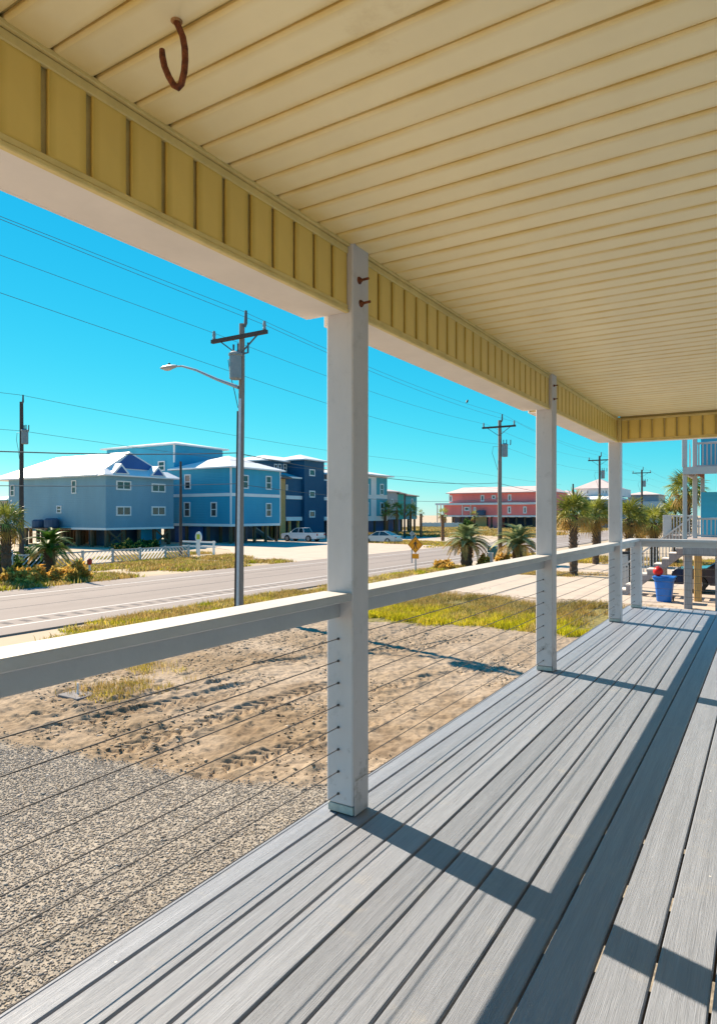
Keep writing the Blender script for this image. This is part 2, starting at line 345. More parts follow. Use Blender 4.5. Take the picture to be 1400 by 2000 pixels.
def track(px0, py0, px1, py1, w, depth, seed):
    global z
    a = on_ground(px0, py0); b = on_ground(px1, py1); t = (b - a); L = t.length; t /= L
    u0 = (x - a.x) * t.x + (y - a.y) * t.y; v0 = -(x - a.x) * t.y + (y - a.y) * t.x + 0.12 * np.sin(u0 * 0.7 + seed)
    m = np.clip((w - np.abs(v0)) / 0.05, 0, 1) * np.clip((u0 + 0.5) / 0.6, 0, 1) * np.clip((L + 0.5 - u0) / 0.6, 0, 1)
    tread = 0.5 + 0.5 * np.sign(np.sin((u0 + np.abs(v0) * 0.9) * 2 * math.pi / 0.21))
    brk = 0.4 + 0.6 * (vnoise(x, y, seed + 20, 2, 0.9) > 0.36)
    z = z * (1 - 0.75 * m) + m * brk * depth * 1.15 * (tread - 0.55) - 0.02 * m
    rim = np.exp(-((np.abs(v0) - w - 0.05) / 0.05) ** 2) * np.clip((u0 + 0.5) / 0.6, 0, 1) * np.clip((L + 0.5 - u0) / 0.6, 0, 1); z += rim * 0.025
track(84, 1426, 500, 1337, 0.20, 0.055, 1); track(235, 1462, 700, 1325, 0.20, 0.055, 2); track(310, 1393, 480, 1352, 0.17, 0.04, 3)
track(640, 1370, 1000, 1290, 0.18, 0.045, 4); track(520, 1300, 900, 1250, 0.2, 0.045, 5); track(60, 1400, 430, 1330, 0.12, 0.05, 6); track(420, 1500, 760, 1395, 0.2, 0.06, 7)
z = z * (1 - isg) + isg * (0.05 * lump + 0.02 * mid - 0.015)
# grass bed polygon (world outline) and the sides of the lot
def in_poly(x, y, P):
    r = np.zeros(x.shape, bool); n = len(P)
    for i in range(n):
        x1, y1 = P[i]; x2, y2 = P[(i + 1) % n]
        c = ((y1 > y) != (y2 > y)) & (x < (x2 - x1) * (y - y1) / (y2 - y1 + 1e-9) + x1); r ^= c
    return r
BED = [(-13.5, 17.2), (-10.7, 17.7), (-8.8, 18.5), (-7.2, 18.9), (-5.8, 18.8), (-3.6, 18.6), (-2.4, 19.5), (-3.4, 24.6), (-5.3, 25.6), (-7.3, 24.2), (-9.6, 25.3), (-11.7, 25.0), (-13.0, 21.5)]
wob = 0.5 * (vnoise(x, y, 9, 3, 1.2) - 0.5)
bed = in_poly(x + wob, y + wob, BED)
edgefade = np.clip(np.minimum.reduce([x + 16.8, 0.6 - x, y + 2.5, 31 - y]) / 0.8, 0, 1)
z = z * edgefade - 0.10 * (1 - edgefade)
z -= 0.05 * np.clip((y - 26.5) / 1.0, 0, 1)
verge = np.clip((-15.4 - x + 0.8 * (vnoise(x, y, 12, 3, 0.8) - 0.5)) / 0.5, 0, 1)
sand_a = np.array([0.25, 0.182, 0.112]); sand_b = np.array([0.355, 0.282, 0.205]); sand_c = np.array([0.175, 0.12, 0.07])
tn = np.clip((vnoise(x, y, 14, 4, 0.5) - 0.32) / 0.36, 0, 1)[:, None]; tn2 = np.clip((vnoise(x, y, 15, 4, 1.1) - 0.55) / 0.2, 0, 1)[:, None]
col = sand_a * (1 - tn) + sand_b * tn; col = col * (1 - 0.75 * tn2) + sand_c * 0.75 * tn2
far = np.clip((y - 12) / 6, 0, 1)[:, None]; col = col * (1 - 0.5 * far) + np.array([0.35, 0.29, 0.225]) * 0.5 * far
gcol = np.array([0.31, 0.275, 0.225]) * (0.85 + 0.3 * vnoise(x, y, 18, 3, 1.0))[:, None]
col = col * (1 - isg[:, None]) + gcol * isg[:, None]
col[bed] = np.array([0.22, 0.19, 0.07])
nx = len(xs); ny = len(ys); i0 = (np.arange(ny - 1)[:, None] * nx + np.arange(nx - 1)[None, :]).ravel()
M['lot'] = attr_mat('lot_sand', rough=0.95, noise=0.22, nscale=11, bump=0.9)
lot = raw_mesh('sand_lot', np.stack([x, y, z], 1), np.stack([i0, i0 + 1, i0 + 1 + nx, i0 + nx], 1), M['lot'], col, smooth=True)
tag(lot, kind='structure')
LOTZ = z.reshape(ny, nx)
def lot_z(px_, py_):
    j = np.clip(((np.asarray(px_) + 16.8) / res).astype(int), 0, nx - 1); i = np.clip(((np.asarray(py_) + 2.5) / res).astype(int), 0, ny - 1); return LOTZ[i, j]

# road: two lanes with paved shoulders, edge lines, rumble strip
RX0, RX1 = -28.9, -18.3
rd = MB(); rd.box(RX0, RX1, -60, 420, GZ - 0.2, 0.0); road = tag(rd.build('road', M['asphalt']), kind='structure')
for xx, w in ((-20.75, 0.13), (-19.55, 0.13), (-26.8, 0.13)):
    l_ = MB(); l_.box(xx - w / 2, xx + w / 2, -60, 420, 0.0, 0.004); l_.build('edge_line', M['road_white'], road)
rs = MB()
for k in range(110):
    yy = 4 + k * 0.62; rs.box(-20.42, -19.95, yy, yy + 0.2, 0.0, 0.004)
M['rumble'] = mat('rumble_groove', (0.12, 0.11, 0.11), 0.95, 0.2, 4); tag(rs.build('rumble_strip', M['rumble'], road), kind='stuff')
sm = MB()                                          # long tar seams along the lanes
for xx in (-25.6, -23.3): sm.box(xx - 0.03, xx + 0.03, -60, 300, 0.0, 0.0035)
tag(sm.build('tar_seam', M['rumble'], road))
# paved aprons and driveways
def sheet(name, poly, z, m):
    s = MB(); s.prism(poly, 'z', GZ - 0.1, z); return tag(s.build(name, m), kind='structure')
sheet('driveway', [(-18.2, 26.5), (-11.8, 26.0), (-9, 26.3), (-7, 25.2), (-5, 26.6), (-2.5, 25.6), (8, 25.6), (8, 36.6), (-16, 36.2), (-18.2, 37)], 0.006, M['concrete'])
sheet('side_driveway', [(-18.2, 41), (-13.5, 38.6), (5, 39.5), (5, 47), (-18.2, 47.5)], 0.006, M['concrete'])
sheet('parking_apron', [(-29.0, 37.5), (-29.0, 66), (-34, 66), (-44, 74), (-58, 74), (-58, 55), (-44, 47), (-37, 40)], -0.01, M['concrete'])
sheet('side_street', [(-29.0, 72), (-29.0, 86), (-46, 92), (-64, 96), (-64, 84), (-50, 78)], -0.014, M['concrete'])

# gravel stones lying on the pad
def stones(n):
    X = nr.uniform(-11.5, -1.75, n * 2); Y = nr.uniform(-0.8, 7.2, n * 2)
    k = (Y < gravel_edge(X) + 0.5 * (vnoise(X, Y, 3, 3, 1.6) - 0.5) + nr.exponential(0.05, n * 2) - 0.05) & (Y > -1.2 - X * 0.0) & (Y > -(X + 1.6) * 0.45 - 0.8)
    X = X[k]; Y = Y[k]; n = len(X)
    r = (0.0045 + 0.0105 * nr.random(n) ** 1.6) * np.where(nr.random(n) < 0.03, 1.7, 1)
    base = np.array([(1, 0, 0), (0.3, 0.95, 0), (-0.8, 0.6, 0), (-0.8, -0.6, 0), (0.3, -0.95, 0), (0.1, 0.1, 0.75), (-0.1, -0.05, -0.7)])
    fc = np.array([(0, 1, 5), (1, 2, 5), (2, 3, 5), (3, 4, 5), (4, 0, 5), (1, 0, 6), (2, 1, 6), (3, 2, 6), (4, 3, 6), (0, 4, 6)])
    V = base[None] * (1 + nr.uniform(-0.3, 0.3, (n, 7, 3)))
    V[:, :, 0] *= nr.uniform(0.8, 1.5, n)[:, None]
    th = nr.uniform(0, 6.28, n); tl = nr.normal(0, 0.35, n)
    cx, sx = np.cos(tl), np.sin(tl); v1 = V[:, :, 1] * cx[:, None] - V[:, :, 2] * sx[:, None]; v2 = V[:, :, 1] * sx[:, None] + V[:, :, 2] * cx[:, None]
    c, s = np.cos(th), np.sin(th); vx = V[:, :, 0] * c[:, None] - v1 * s[:, None]; vy = V[:, :, 0] * s[:, None] + v1 * c[:, None]
    P = np.stack([vx * r[:, None] + X[:, None], vy * r[:, None] + Y[:, None], v2 * r[:, None] * 0.7 + (lot_z(X, Y) + r * 0.12 + nr.random(n) * 0.004)[:, None]], 2).reshape(-1, 3)
    F = (fc[None] + (np.arange(n) * 7)[:, None, None]).reshape(-1, 3)
    pal = np.array([(0.375, 0.33, 0.275), (0.32, 0.285, 0.24), (0.41, 0.36, 0.30), (0.46, 0.42, 0.37), (0.25, 0.22, 0.19), (0.37, 0.295, 0.21)])
    c = pal[nr.choice(6, n, p=[0.3, 0.2, 0.2, 0.12, 0.08, 0.1])] * nr.uniform(0.8, 1.15, n)[:, None]
    return P, F, np.repeat(c, 7, 0)
P_, F_, C_ = stones(105000)
tag(raw_mesh('gravel', P_, F_, attr_mat('gravel_stone', rough=0.9, noise=0.12, nscale=60), C_), 'loose beige and grey crushed gravel spread beside the deck', 'gravel', kind='stuff')

def clods(n):
    X = nr.uniform(-14, -2, n); Y = nr.uniform(5.5, 18, n); k = (Y > gravel_edge(X) + 0.1) & (vnoise(X, Y, 51, 3, 0.8) > 0.47); X = X[k]; Y = Y[k]; n = len(X); r = 0.008 + 0.026 * nr.random(n) ** 3
    base = np.array([(1, 0, 0), (0.3, 0.95, 0), (-0.8, 0.6, 0), (-0.8, -0.6, 0), (0.3, -0.95, 0), (0.1, 0.1, 0.8), (-0.1, -0.05, -0.7)]); fc = np.array([(0, 1, 5), (1, 2, 5), (2, 3, 5), (3, 4, 5), (4, 0, 5), (1, 0, 6), (2, 1, 6), (3, 2, 6), (4, 3, 6), (0, 4, 6)])
    V = base[None] * (1 + nr.uniform(-0.35, 0.35, (n, 7, 3))); V[:, :, 0] *= nr.uniform(0.8, 1.8, n)[:, None]; th = nr.uniform(0, 6.28, n); c, s_ = np.cos(th)[:, None], np.sin(th)[:, None]
    P = np.stack([(V[:, :, 0] * c - V[:, :, 1] * s_) * r[:, None] + X[:, None], (V[:, :, 0] * s_ + V[:, :, 1] * c) * r[:, None] + Y[:, None], V[:, :, 2] * r[:, None] * 0.6 + (lot_z(X, Y) + r * 0.05)[:, None]], 2).reshape(-1, 3)
    pal = np.array([(0.42, 0.325, 0.22), (0.36, 0.27, 0.175), (0.50, 0.41, 0.31), (0.28, 0.20, 0.12)]); col_ = pal[nr.integers(0, 4, n)] * nr.uniform(0.8, 1.2, n)[:, None]
    return P, (fc[None] + (np.arange(n) * 7)[:, None, None]).reshape(-1, 3), np.repeat(col_, 7, 0)
P_, F_, C_ = clods(34000)
tag(raw_mesh('sand_clods', P_, F_, attr_mat('sand_clod', rough=0.95, noise=0.2, nscale=40), C_), 'small brown clods and bits strewn over the driven sand', 'clods', kind='stuff')
# grasses: many single blades
def blades(X, Y, Z, h, lean, w, pal, seg=2):
    n = len(X); th = nr.uniform(0, 6.28, n); d = nr.normal(0, lean, (n, 2)) * h[:, None]
    bx, by = np.cos(th) * w, np.sin(th) * w
    P = np.zeros((n, 5, 3))
    P[:, 0] = np.stack([X - bx, Y - by, Z - 0.02], 1); P[:, 1] = np.stack([X + bx, Y + by, Z - 0.02], 1)
    P[:, 2] = np.stack([X + d[:, 0] * 0.4 + bx * 0.7, Y + d[:, 1] * 0.4 + by * 0.7, Z + h * 0.6], 1); P[:, 3] = np.stack([X + d[:, 0] * 0.4 - bx * 0.7, Y + d[:, 1] * 0.4 - by * 0.7, Z + h * 0.6], 1)
    P[:, 4] = np.stack([X + d[:, 0], Y + d[:, 1], Z + h * (1 - 0.15 * np.hypot(d[:, 0], d[:, 1]) / (h + 1e-6))], 1)
    i = (np.arange(n) * 5)[:, None]
    F = np.concatenate([i + np.array([[0, 1, 2]]), i + np.array([[0, 2, 3]]), i + np.array([[3, 2, 4]])], 0)
    pi_ = np.clip((vnoise(X, Y, 71, 3, 1.3) - 0.25) * 2 * len(pal) + nr.normal(0, 0.8, n), 0, len(pal) - 1).astype(int)
    c = np.asarray(pal)[pi_] * nr.uniform(0.6, 1.2, n)[:, None] * (0.75 + 0.5 * vnoise(X, Y, 72, 2, 2.5))[:, None]
    return P.reshape(-1, 3), F, np.repeat(c, 5, 0)
M['grass'] = attr_mat('grass_blade', rough=0.7, noise=0.1, nscale=8, transl=0.45)
GREEN = [(0.55, 0.52, 0.02), (0.66, 0.58, 0.03), (0.66, 0.52, 0.06), (0.34, 0.34, 0.02), (0.62, 0.48, 0.14)]
DRY = [(0.50, 0.36, 0.12), (0.40, 0.27, 0.08), (0.32, 0.27, 0.06), (0.58, 0.45, 0.20)]
def clumped(n, x0, x1, y0, y1, mask, clump=0.16, per=22):
    m = n // per; cx = nr.uniform(x0, x1, m); cy = nr.uniform(y0, y1, m); k = mask(cx, cy); cx = cx[k]; cy = cy[k]
    X = np.repeat(cx, per) + nr.normal(0, clump, len(cx) * per); Y = np.repeat(cy, per) + nr.normal(0, clump, len(cx) * per)
    hs_ = np.repeat(nr.uniform(0.5, 1.2, len(cx)), per); return X, Y, hs_
def grass(name, label, X, Y, hs_, hmean, pal, zf, lean=0.35, w=0.006):
    h = hmean * hs_ * nr.uniform(0.5, 1.2, len(X)); P, F, C = blades(X, Y, zf(X, Y), h, lean, w, pal)
    return tag(raw_mesh(name, P, F, M['grass'], C), label, 'grass', kind='stuff')
X, Y, H_ = clumped(190000, -13.6, -2.2, 17, 26, lambda a, b: in_poly(a, b, BED) & (vnoise(a, b, 31, 3, 0.9) > 0.43))
nearer = (Y - 18.3) < 2.4 + 3.0 * (vnoise(X, Y, 73, 3, 0.9) - 0.5) + 0.6 * nr.standard_normal(len(X))
grass('grass_bed', 'bright yellow-green weedy grass bed between sand and concrete driveway', X[nearer], Y[nearer], H_[nearer], 0.22, GREEN, lot_z, w=0.010)
grass('dry_grass', 'brownish dry grass at the back of the yellow-green grass bed', X[~nearer], Y[~nearer], H_[~nearer], 0.25, DRY + [(0.22, 0.20, 0.06)], lot_z, w=0.009)
X, Y, H_ = clumped(60000, -18.2, -15.6, 9, 40, lambda a, b: vnoise(a, b, 33, 3, 0.5) > 0.40 + 0.25 * np.clip((12 - b) / 3, 0, 1))
grass('roadside_weeds', 'low olive weeds along the near road shoulder by the poles', X, Y, H_, 0.20, DRY + GREEN[2:4], lambda a, b: np.where(a > -16.7, lot_z(a, b), -0.06), w=0.012)
X, Y, H_ = clumped(5000, -12.2, -9.8, 7.6, 10.2, lambda a, b: vnoise(a, b, 35, 3, 0.9) > 0.5, clump=0.12)
grass('sand_tufts', 'sparse dry tufts growing out of the sand near the road side', X, Y, H_, 0.14, DRY + GREEN[2:3], lot_z, w=0.006)
APR = [(-29.0, 37.5), (-29.0, 66), (-34, 66), (-44, 74), (-58, 74), (-58, 55), (-44, 47), (-37, 40)]; STR = [(-29.0, 72), (-29.0, 86), (-46, 92), (-64, 96), (-64, 84), (-50, 78)]
X, Y, H_ = clumped(190000, -44, -29.2, 14, 42, lambda a, b: (vnoise(a, b, 37, 3, 0.28) > 0.42) & ~in_poly(a, b, APR) & ~((a > -35) & (b > 24) & (b < 30) & (vnoise(a, b, 38, 2, 0.4) > 0.35)), clump=0.3)
grass('verge_grass', 'dry olive grass verge across the road before the lattice fence', X, Y, H_, 0.26, DRY + GREEN[3:4], lambda a, b: np.full(len(a), GZ), w=0.028)
X, Y, H_ = clumped(60000, -46, -29.5, 61, 84, lambda a, b: (vnoise(a, b, 39, 3, 0.2) > 0.48) & ~in_poly(a, b, STR) & ((b > 67) | (a > -36)), clump=0.35)
grass('island_grass', 'thin dry grass island across the road beside the parked silver sedan', X, Y, H_, 0.25, DRY + GREEN[2:4], lambda a, b: np.where(in_poly(a, b, APR), -0.01, GZ), w=0.05)
X, Y, H_ = clumped(60000, -17.5, 4, 36.2, 39.6, lambda a, b: vnoise(a, b, 41, 3, 0.5) > 0.42, clump=0.25)
grass('planting_strip', 'mulchy dry planting strip at the foot of the cabbage palm', X, Y, H_, 0.13, DRY, lambda a, b: np.full(len(a), GZ), w=0.02)
X, Y, H_ = clumped(60000, -18.2, 3, 47.2, 54, lambda a, b: vnoise(a, b, 43, 3, 0.4) > 0.4, clump=0.3)
grass('far_strip_grass', 'dry grass strip beyond the second driveway', X, Y, H_, 0.3, DRY + GREEN[2:3], lambda a, b: np.full(len(a), GZ), w=0.03)
X, Y, H_ = clumped(110000, -76, -30, 88, 158, lambda a, b: (vnoise(a, b, 45, 3, 0.1) > 0.48) & ~in_poly(a, b, STR), clump=0.7)
grass('far_field_grass', 'pale dry grass field before the long red house', X, Y, H_, 0.5, DRY, lambda a, b: np.full(len(a), GZ), w=0.09)

# ================================================================== THE PORCH
DZ = 2.0; BX = -1.83
deck = thing('porch_deck', 'grey composite plank porch deck with rail shadows across it', 'deck', (BX, 0, DZ))
PITCH = 0.157; Y0, Y1 = -1.3, 10.74
b0 = MB(); b0.bbox(-1.808, -1.714, Y0, Y1, DZ - 0.025, DZ, 0.003); b0.build('edge_board', M['deck'], deck)
f0 = MB(); f0.bbox(BX, -1.8095, Y0, Y1, DZ - 0.22, DZ - 0.001, 0.003); f0.build('rim_board', M['deck'], deck)
bb = MB(); bb.bbox(0, PITCH - 0.009, Y0, Y1, -0.025, 0, 0.0035)
board0 = bb.build('deck_board', M['deck']); board0.parent = deck
xb = -1.7045; i = 0
while xb < 1.2:
    o = board0 if i == 0 else dup(board0, deck)
    o.location = (xb - BX, 0.0, rnd.uniform(-0.0012, 0.0012)); xb += PITCH; i += 1
NXB = xb
e = MB(); e.bbox(-1.808, NXB, Y1 + 0.004, Y1 + 0.028, DZ - 0.2, DZ - 0.002, 0.003); e.build('end_rim_board', M['deck'], deck)
for k in range(26):
    yy = -1.2 + k * 0.47
    j = MB(); j.box(-1.808, NXB, yy, yy + 0.04, DZ - 0.21, DZ - 0.032); j.build('joist', M['deck_dark'], deck)
for yy in (-0.9, 2.6, 5.9, 9.05, 10.6):
    for xx in (-1.7, 0.9):
        j = MB(); j.box(xx - 0.07, xx + 0.07, yy - 0.07, yy + 0.07, -0.15, DZ - 0.212); j.build('pier', M['timber'], deck)

CZ = EYE + 1.25; BZ = EYE + 0.937          # ceiling height, beam underside
# house wall at the porch's back and the roof over it (behind and above the camera)
hw = MB(); hw.box(1.22, 1.4, -1.6, 12.0, -0.2, CZ + 0.02); paint('house_siding', (0.30, 0.52, 0.74)); tag(hw.build('house_wall', M['house_siding']), kind='structure')  # out of view; siding blue picked to throw cooler bounce on the deck
rf = MB(); rf.box(-2.02, 1.4, -1.6, 9.28, CZ + 0.075, CZ + 0.20); roof_ = tag(rf.build('porch_roof', M['soffit'], base=(-2.02, -1.6, CZ + 0.06)), 'flat white porch roof deck over the boarded ceiling', 'roof')

ceil = thing('porch_ceiling', 'cream vinyl beadboard porch ceiling with tan stains along its grooves', 'ceiling', (-1.65, 0, CZ))
bk = MB(); bk.box(-1.65, 1.21, -1.4, 8.94, CZ + 0.016, CZ + 0.07); bk.build('ceiling_backing', M['groove'], ceil)
PL = 0.1372; yy = 2.299 - PL * 27
pm = [MB(), MB()]
for q in (0, 1):        # plank with a soft bead: the two long edges curl up
    w = PL - (0.010 if q else 0.006); prof = [(0, 0.015), (0, 0.007), (0.003, 0.003), (0.010, 0.0), (w - 0.012, 0.0), (w - 0.004, 0.004), (w, 0.010), (w, 0.015)]
    pm[q].prism(prof, 'x', 0.004, 2.86)
pl = [pm[q].build('ceiling_plank', M['ceiling']) for q in (0, 1)]
n_ = 0
while yy < 8.80:
    if yy > -1.3:
        o = pl[n_ % 2] if n_ < 2 else dup(pl[n_ % 2]); o.parent = ceil; o.location = (0, yy, rnd.uniform(-0.0008, 0.0008)); n_ += 1
    yy += PL

# beams: soffit below, boarded face with trims
FX = -1.65
fp = MB(); fp.bbox(-0.012, 0, -0.059, 0.059, -0.1215, 0.1215, 0.003)
panel0 = fp.build('fascia_panel', M['fascia']); panel_used = [False]
def panel(parent, loc, rz=0.0, w=1.0):
    o = panel0 if not panel_used[0] else dup(panel0); panel_used[0] = True
    o.parent = parent; o.location = Vector(loc) - world_loc(parent); o.rotation_euler = (0, 0, rz); o.scale = (1, w, 1); return o
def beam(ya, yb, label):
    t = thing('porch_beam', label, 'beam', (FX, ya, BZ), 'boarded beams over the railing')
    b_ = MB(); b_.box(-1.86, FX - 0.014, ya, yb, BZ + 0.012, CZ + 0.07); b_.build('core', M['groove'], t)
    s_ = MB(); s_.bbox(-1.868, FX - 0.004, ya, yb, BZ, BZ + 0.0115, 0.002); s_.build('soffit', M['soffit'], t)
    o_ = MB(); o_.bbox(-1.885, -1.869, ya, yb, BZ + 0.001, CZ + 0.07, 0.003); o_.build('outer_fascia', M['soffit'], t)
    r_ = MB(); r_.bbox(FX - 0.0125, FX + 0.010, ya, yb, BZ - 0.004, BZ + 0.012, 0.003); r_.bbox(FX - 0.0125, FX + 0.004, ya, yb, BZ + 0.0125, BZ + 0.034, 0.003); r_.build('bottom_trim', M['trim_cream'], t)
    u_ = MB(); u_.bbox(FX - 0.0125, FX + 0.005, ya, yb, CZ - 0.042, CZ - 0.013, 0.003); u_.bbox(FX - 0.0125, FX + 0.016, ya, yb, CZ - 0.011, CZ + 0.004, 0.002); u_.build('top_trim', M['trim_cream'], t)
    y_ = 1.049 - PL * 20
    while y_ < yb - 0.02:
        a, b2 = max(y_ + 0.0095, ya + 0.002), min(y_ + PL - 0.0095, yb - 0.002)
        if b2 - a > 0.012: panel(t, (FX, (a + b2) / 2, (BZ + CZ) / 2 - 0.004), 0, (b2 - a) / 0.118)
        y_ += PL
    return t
PY = [(2.545, 2.688), (5.83, 5.975), (8.98, 9.125)]
PX0, PX1 = -1.768, -1.621
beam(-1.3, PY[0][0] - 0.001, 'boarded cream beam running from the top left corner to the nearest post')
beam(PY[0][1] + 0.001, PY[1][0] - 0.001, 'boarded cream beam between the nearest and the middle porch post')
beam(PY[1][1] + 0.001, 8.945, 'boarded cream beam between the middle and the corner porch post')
eb = thing('porch_beam', 'short-looking boarded cream beam across the far end of the ceiling', 'beam', (-1.64, 8.95, BZ), 'boarded beams over the railing')
b_ = MB(); b_.box(-1.62, 1.2, 8.964, 9.12, BZ + 0.012, CZ + 0.07); b_.build('core', M['groove'], eb)
s_ = MB(); s_.bbox(-1.62, 1.2, 8.952, 9.13, BZ, BZ + 0.0115, 0.002); s_.build('soffit', M['soffit'], eb)
r_ = MB(); r_.bbox(-1.60, 1.2, 8.940, 8.9625, BZ - 0.004, BZ + 0.012, 0.003); r_.bbox(-1.60, 1.2, 8.946, 8.9625, BZ + 0.0125, BZ + 0.034, 0.003); r_.build('bottom_trim', M['trim_cream'], eb)
r_ = MB(); r_.bbox(-1.60, 1.2, 8.944, 8.9625, CZ - 0.042, CZ - 0.013, 0.003); r_.build('top_trim', M['trim_cream'], eb)
xx = -1.518 - 0.141
while xx < 1.0:
    a = max(xx + 0.0095, -1.60); b2 = xx + 0.141 - 0.0095
    panel(eb, ((a + b2) / 2, 8.951, (BZ + CZ) / 2 - 0.004), -math.pi / 2, (b2 - a) / 0.118); xx += 0.141
c_ = MB(); c_.bbox(-1.648, -1.604, 8.935, 8.978, BZ - 0.004, CZ - 0.005, 0.004); c_.build('corner_casing', M['trim_cream'], eb)

# posts
def bolt(parent, p, big=1.0):
    b_ = MB(); b_.tube([(p[0] - 0.004, p[1], p[2]), (p[0] + 0.004, p[1], p[2])], [0.019 * big, 0.017 * big], 10)
    b_.tube([(p[0] + 0.003, p[1], p[2]), (p[0] + 0.012, p[1], p[2])], 0.0115 * big, 6)
    b_.tube([(p[0] + 0.01, p[1], p[2]), (p[0] + 0.052 * big, p[1], p[2] + 0.001)], 0.0062 * big, 7); return b_.build('rusty_bolt', M['rust'], parent)
def post(y0, y1, zt, label, bolts=(), x0=PX0, x1=PX1, patch=True):
    t = thing('porch_post', label, 'post', ((x0 + x1) / 2, (y0 + y1) / 2, DZ), 'white porch posts along the deck edge')
    b_ = MB(); b_.bbox(x0, x1, y0, y1, DZ + 0.048, zt, 0.006); b_.build('shaft', M['post'], t)
    b_ = MB(); b_.bbox(x0 + 0.004, x1 - 0.003, y0 + 0.004, y1 - 0.004, DZ + 0.006, DZ + 0.044, 0.003); b_.build('base_shoe', M['post_base'], t)
    b_ = MB(); b_.box(x0 + 0.012, x1 - 0.012, y0 + 0.012, y1 - 0.012, DZ + 0.0005, DZ + 0.0475); b_.build('standoff', M['black'], t)
    if patch:
        b_ = MB(); b_.bbox(x1 + 0.0005, x1 + 0.004, y0 + 0.01, y1 - 0.012, DZ + 0.004, DZ + 0.165, 0.0015); b_.build('repair_plate', M['post'], t)
    for (by, bz, s) in bolts: bolt(t, (x1, by, bz), s)
    return t
p1y = [at_x(690, 541, PX1), at_x(694, 587, PX1)]
post(*PY[0], CZ + 0.01, 'nearest white porch post with two long rusty bolts near the ceiling', [(2.60, p1y[0].z, 1.0), (2.615, p1y[1].z, 1.0)])
post(*PY[1], CZ + 0.01, 'middle white porch post, second from the camera, rising to the ceiling', [(5.875, EYE + 1.15, 0.7), (5.875, EYE + 1.03, 0.7)])
post(*PY[2], CZ + 0.01, 'far white corner porch post where the two beams meet')
post(10.515, 10.66, DZ + 0.998, 'short white railing post at the far deck corner', x0=-1.755, x1=-1.61, patch=False)

# railings
RT = EYE - 0.362; CABZ = [EYE - 0.58 - 0.1033 * k for k in range(8)]
def tubeline(a, b, r, n=6): m_ = MB(); m_.tube([a, b], r, n); return m_
def railing(ya, yb, label):
    t = thing('cable_railing', label, 'railing', (-1.70, ya, DZ), 'white cable railing bays')
    n = 10; c_ = MB(); c_.bbox(-1.782, -1.627, ya, yb, RT - 0.038, RT, 0.004); c_.build('rail_cap', M['white'], t)
    c_ = MB(); c_.bbox(-1.735, -1.692, ya, yb, RT - 0.117, RT - 0.0385, 0.003); c_.build('rail_board', M['white'], t)
    for zc in CABZ:
        sag = rnd.uniform(0.001, 0.006)
        m_ = MB(); m_.tube([(-1.70, ya + (yb - ya) * k / 8, zc - sag * 4 * (k / 8) * (1 - k / 8)) for k in range(9)], 0.0024, 6)
        cb_ = m_.build('cable', M['cable'], t, smooth=True)
        for ye, s in ((ya, 1), (yb, -1)):
            m_ = MB(); m_.tube([(-1.70, ye, zc), (-1.70, ye + 0.006 * s, zc), (-1.70, ye + 0.012 * s, zc)], [0.0065, 0.006, 0.003], 8)
            m_.build('end_fitting', M['cable'], cb_)
    return t
railing(-1.3, PY[0][0] - 0.0005, 'white cable railing bay at the left, before the nearest post')
railing(PY[0][1] + 0.0005, PY[1][0] - 0.0005, 'white cable railing bay between the nearest and middle posts')
railing(PY[1][1] + 0.0005, PY[2][0] - 0.0005, 'white cable railing bay between the middle and corner posts')
railing(PY[2][1] + 0.0005, 10.5145, 'short white cable railing bay beyond the corner post')
t = thing('cable_railing', 'white cable railing across the far end of the deck', 'railing', (-1.6, 10.59, DZ), 'white cable railing bays')
c_ = MB(); c_.bbox(-1.782, 1.21, 10.515, 10.67, RT - 0.038, RT - 0.0003, 0.004); c_.build('rail_cap', M['white'], t)
c_ = MB(); c_.bbox(-1.609, 1.21, 10.56, 10.60, RT - 0.117, RT - 0.0385, 0.003); c_.build('rail_board', M['white'], t)
for zc in CABZ: tubeline((-1.6095, 10.585, zc), (1.21, 10.585, zc), 0.0026).build('cable', M['cable'], t, smooth=True)

# rusty hook in the ceiling
hb = at_d(345, 40, 1.25 * FPX / (1005 - 40)); R_ = Vector((_c, _s, 0))
pts2 = [(0, 0.012), (0, -0.004), (0.008, -0.022), (0.017, -0.045), (0.0225, -0.075), (0.0235, -0.105), (0.021, -0.135), (0.013, -0.163), (0.004, -0.170), (-0.008, -0.160), (-0.022, -0.135), (-0.034, -0.105), (-0.040, -0.078), (-0.041, -0.060)]
hk = MB(); hk.tube([Vector((hb.x, hb.y, CZ)) + R_ * u + Vector((0.25 * u, -0.35 * u, v)) for u, v in pts2], [0.0083] * 13 + [0.007], 10)
hook = thing('ceiling_hook', 'rusty iron hook screwed into the ceiling at upper left', 'hook', (hb.x, hb.y, CZ))
hk.build('shank', M['rust'], hook, smooth=True)
w_ = MB(); w_.lathe((hb.x, hb.y, CZ - 0.0035), [(0.012, 0), (0.015, 0.0015), (0.015, 0.003)], 12); w_.build('rust_ring', M['rust_stain'], hook)

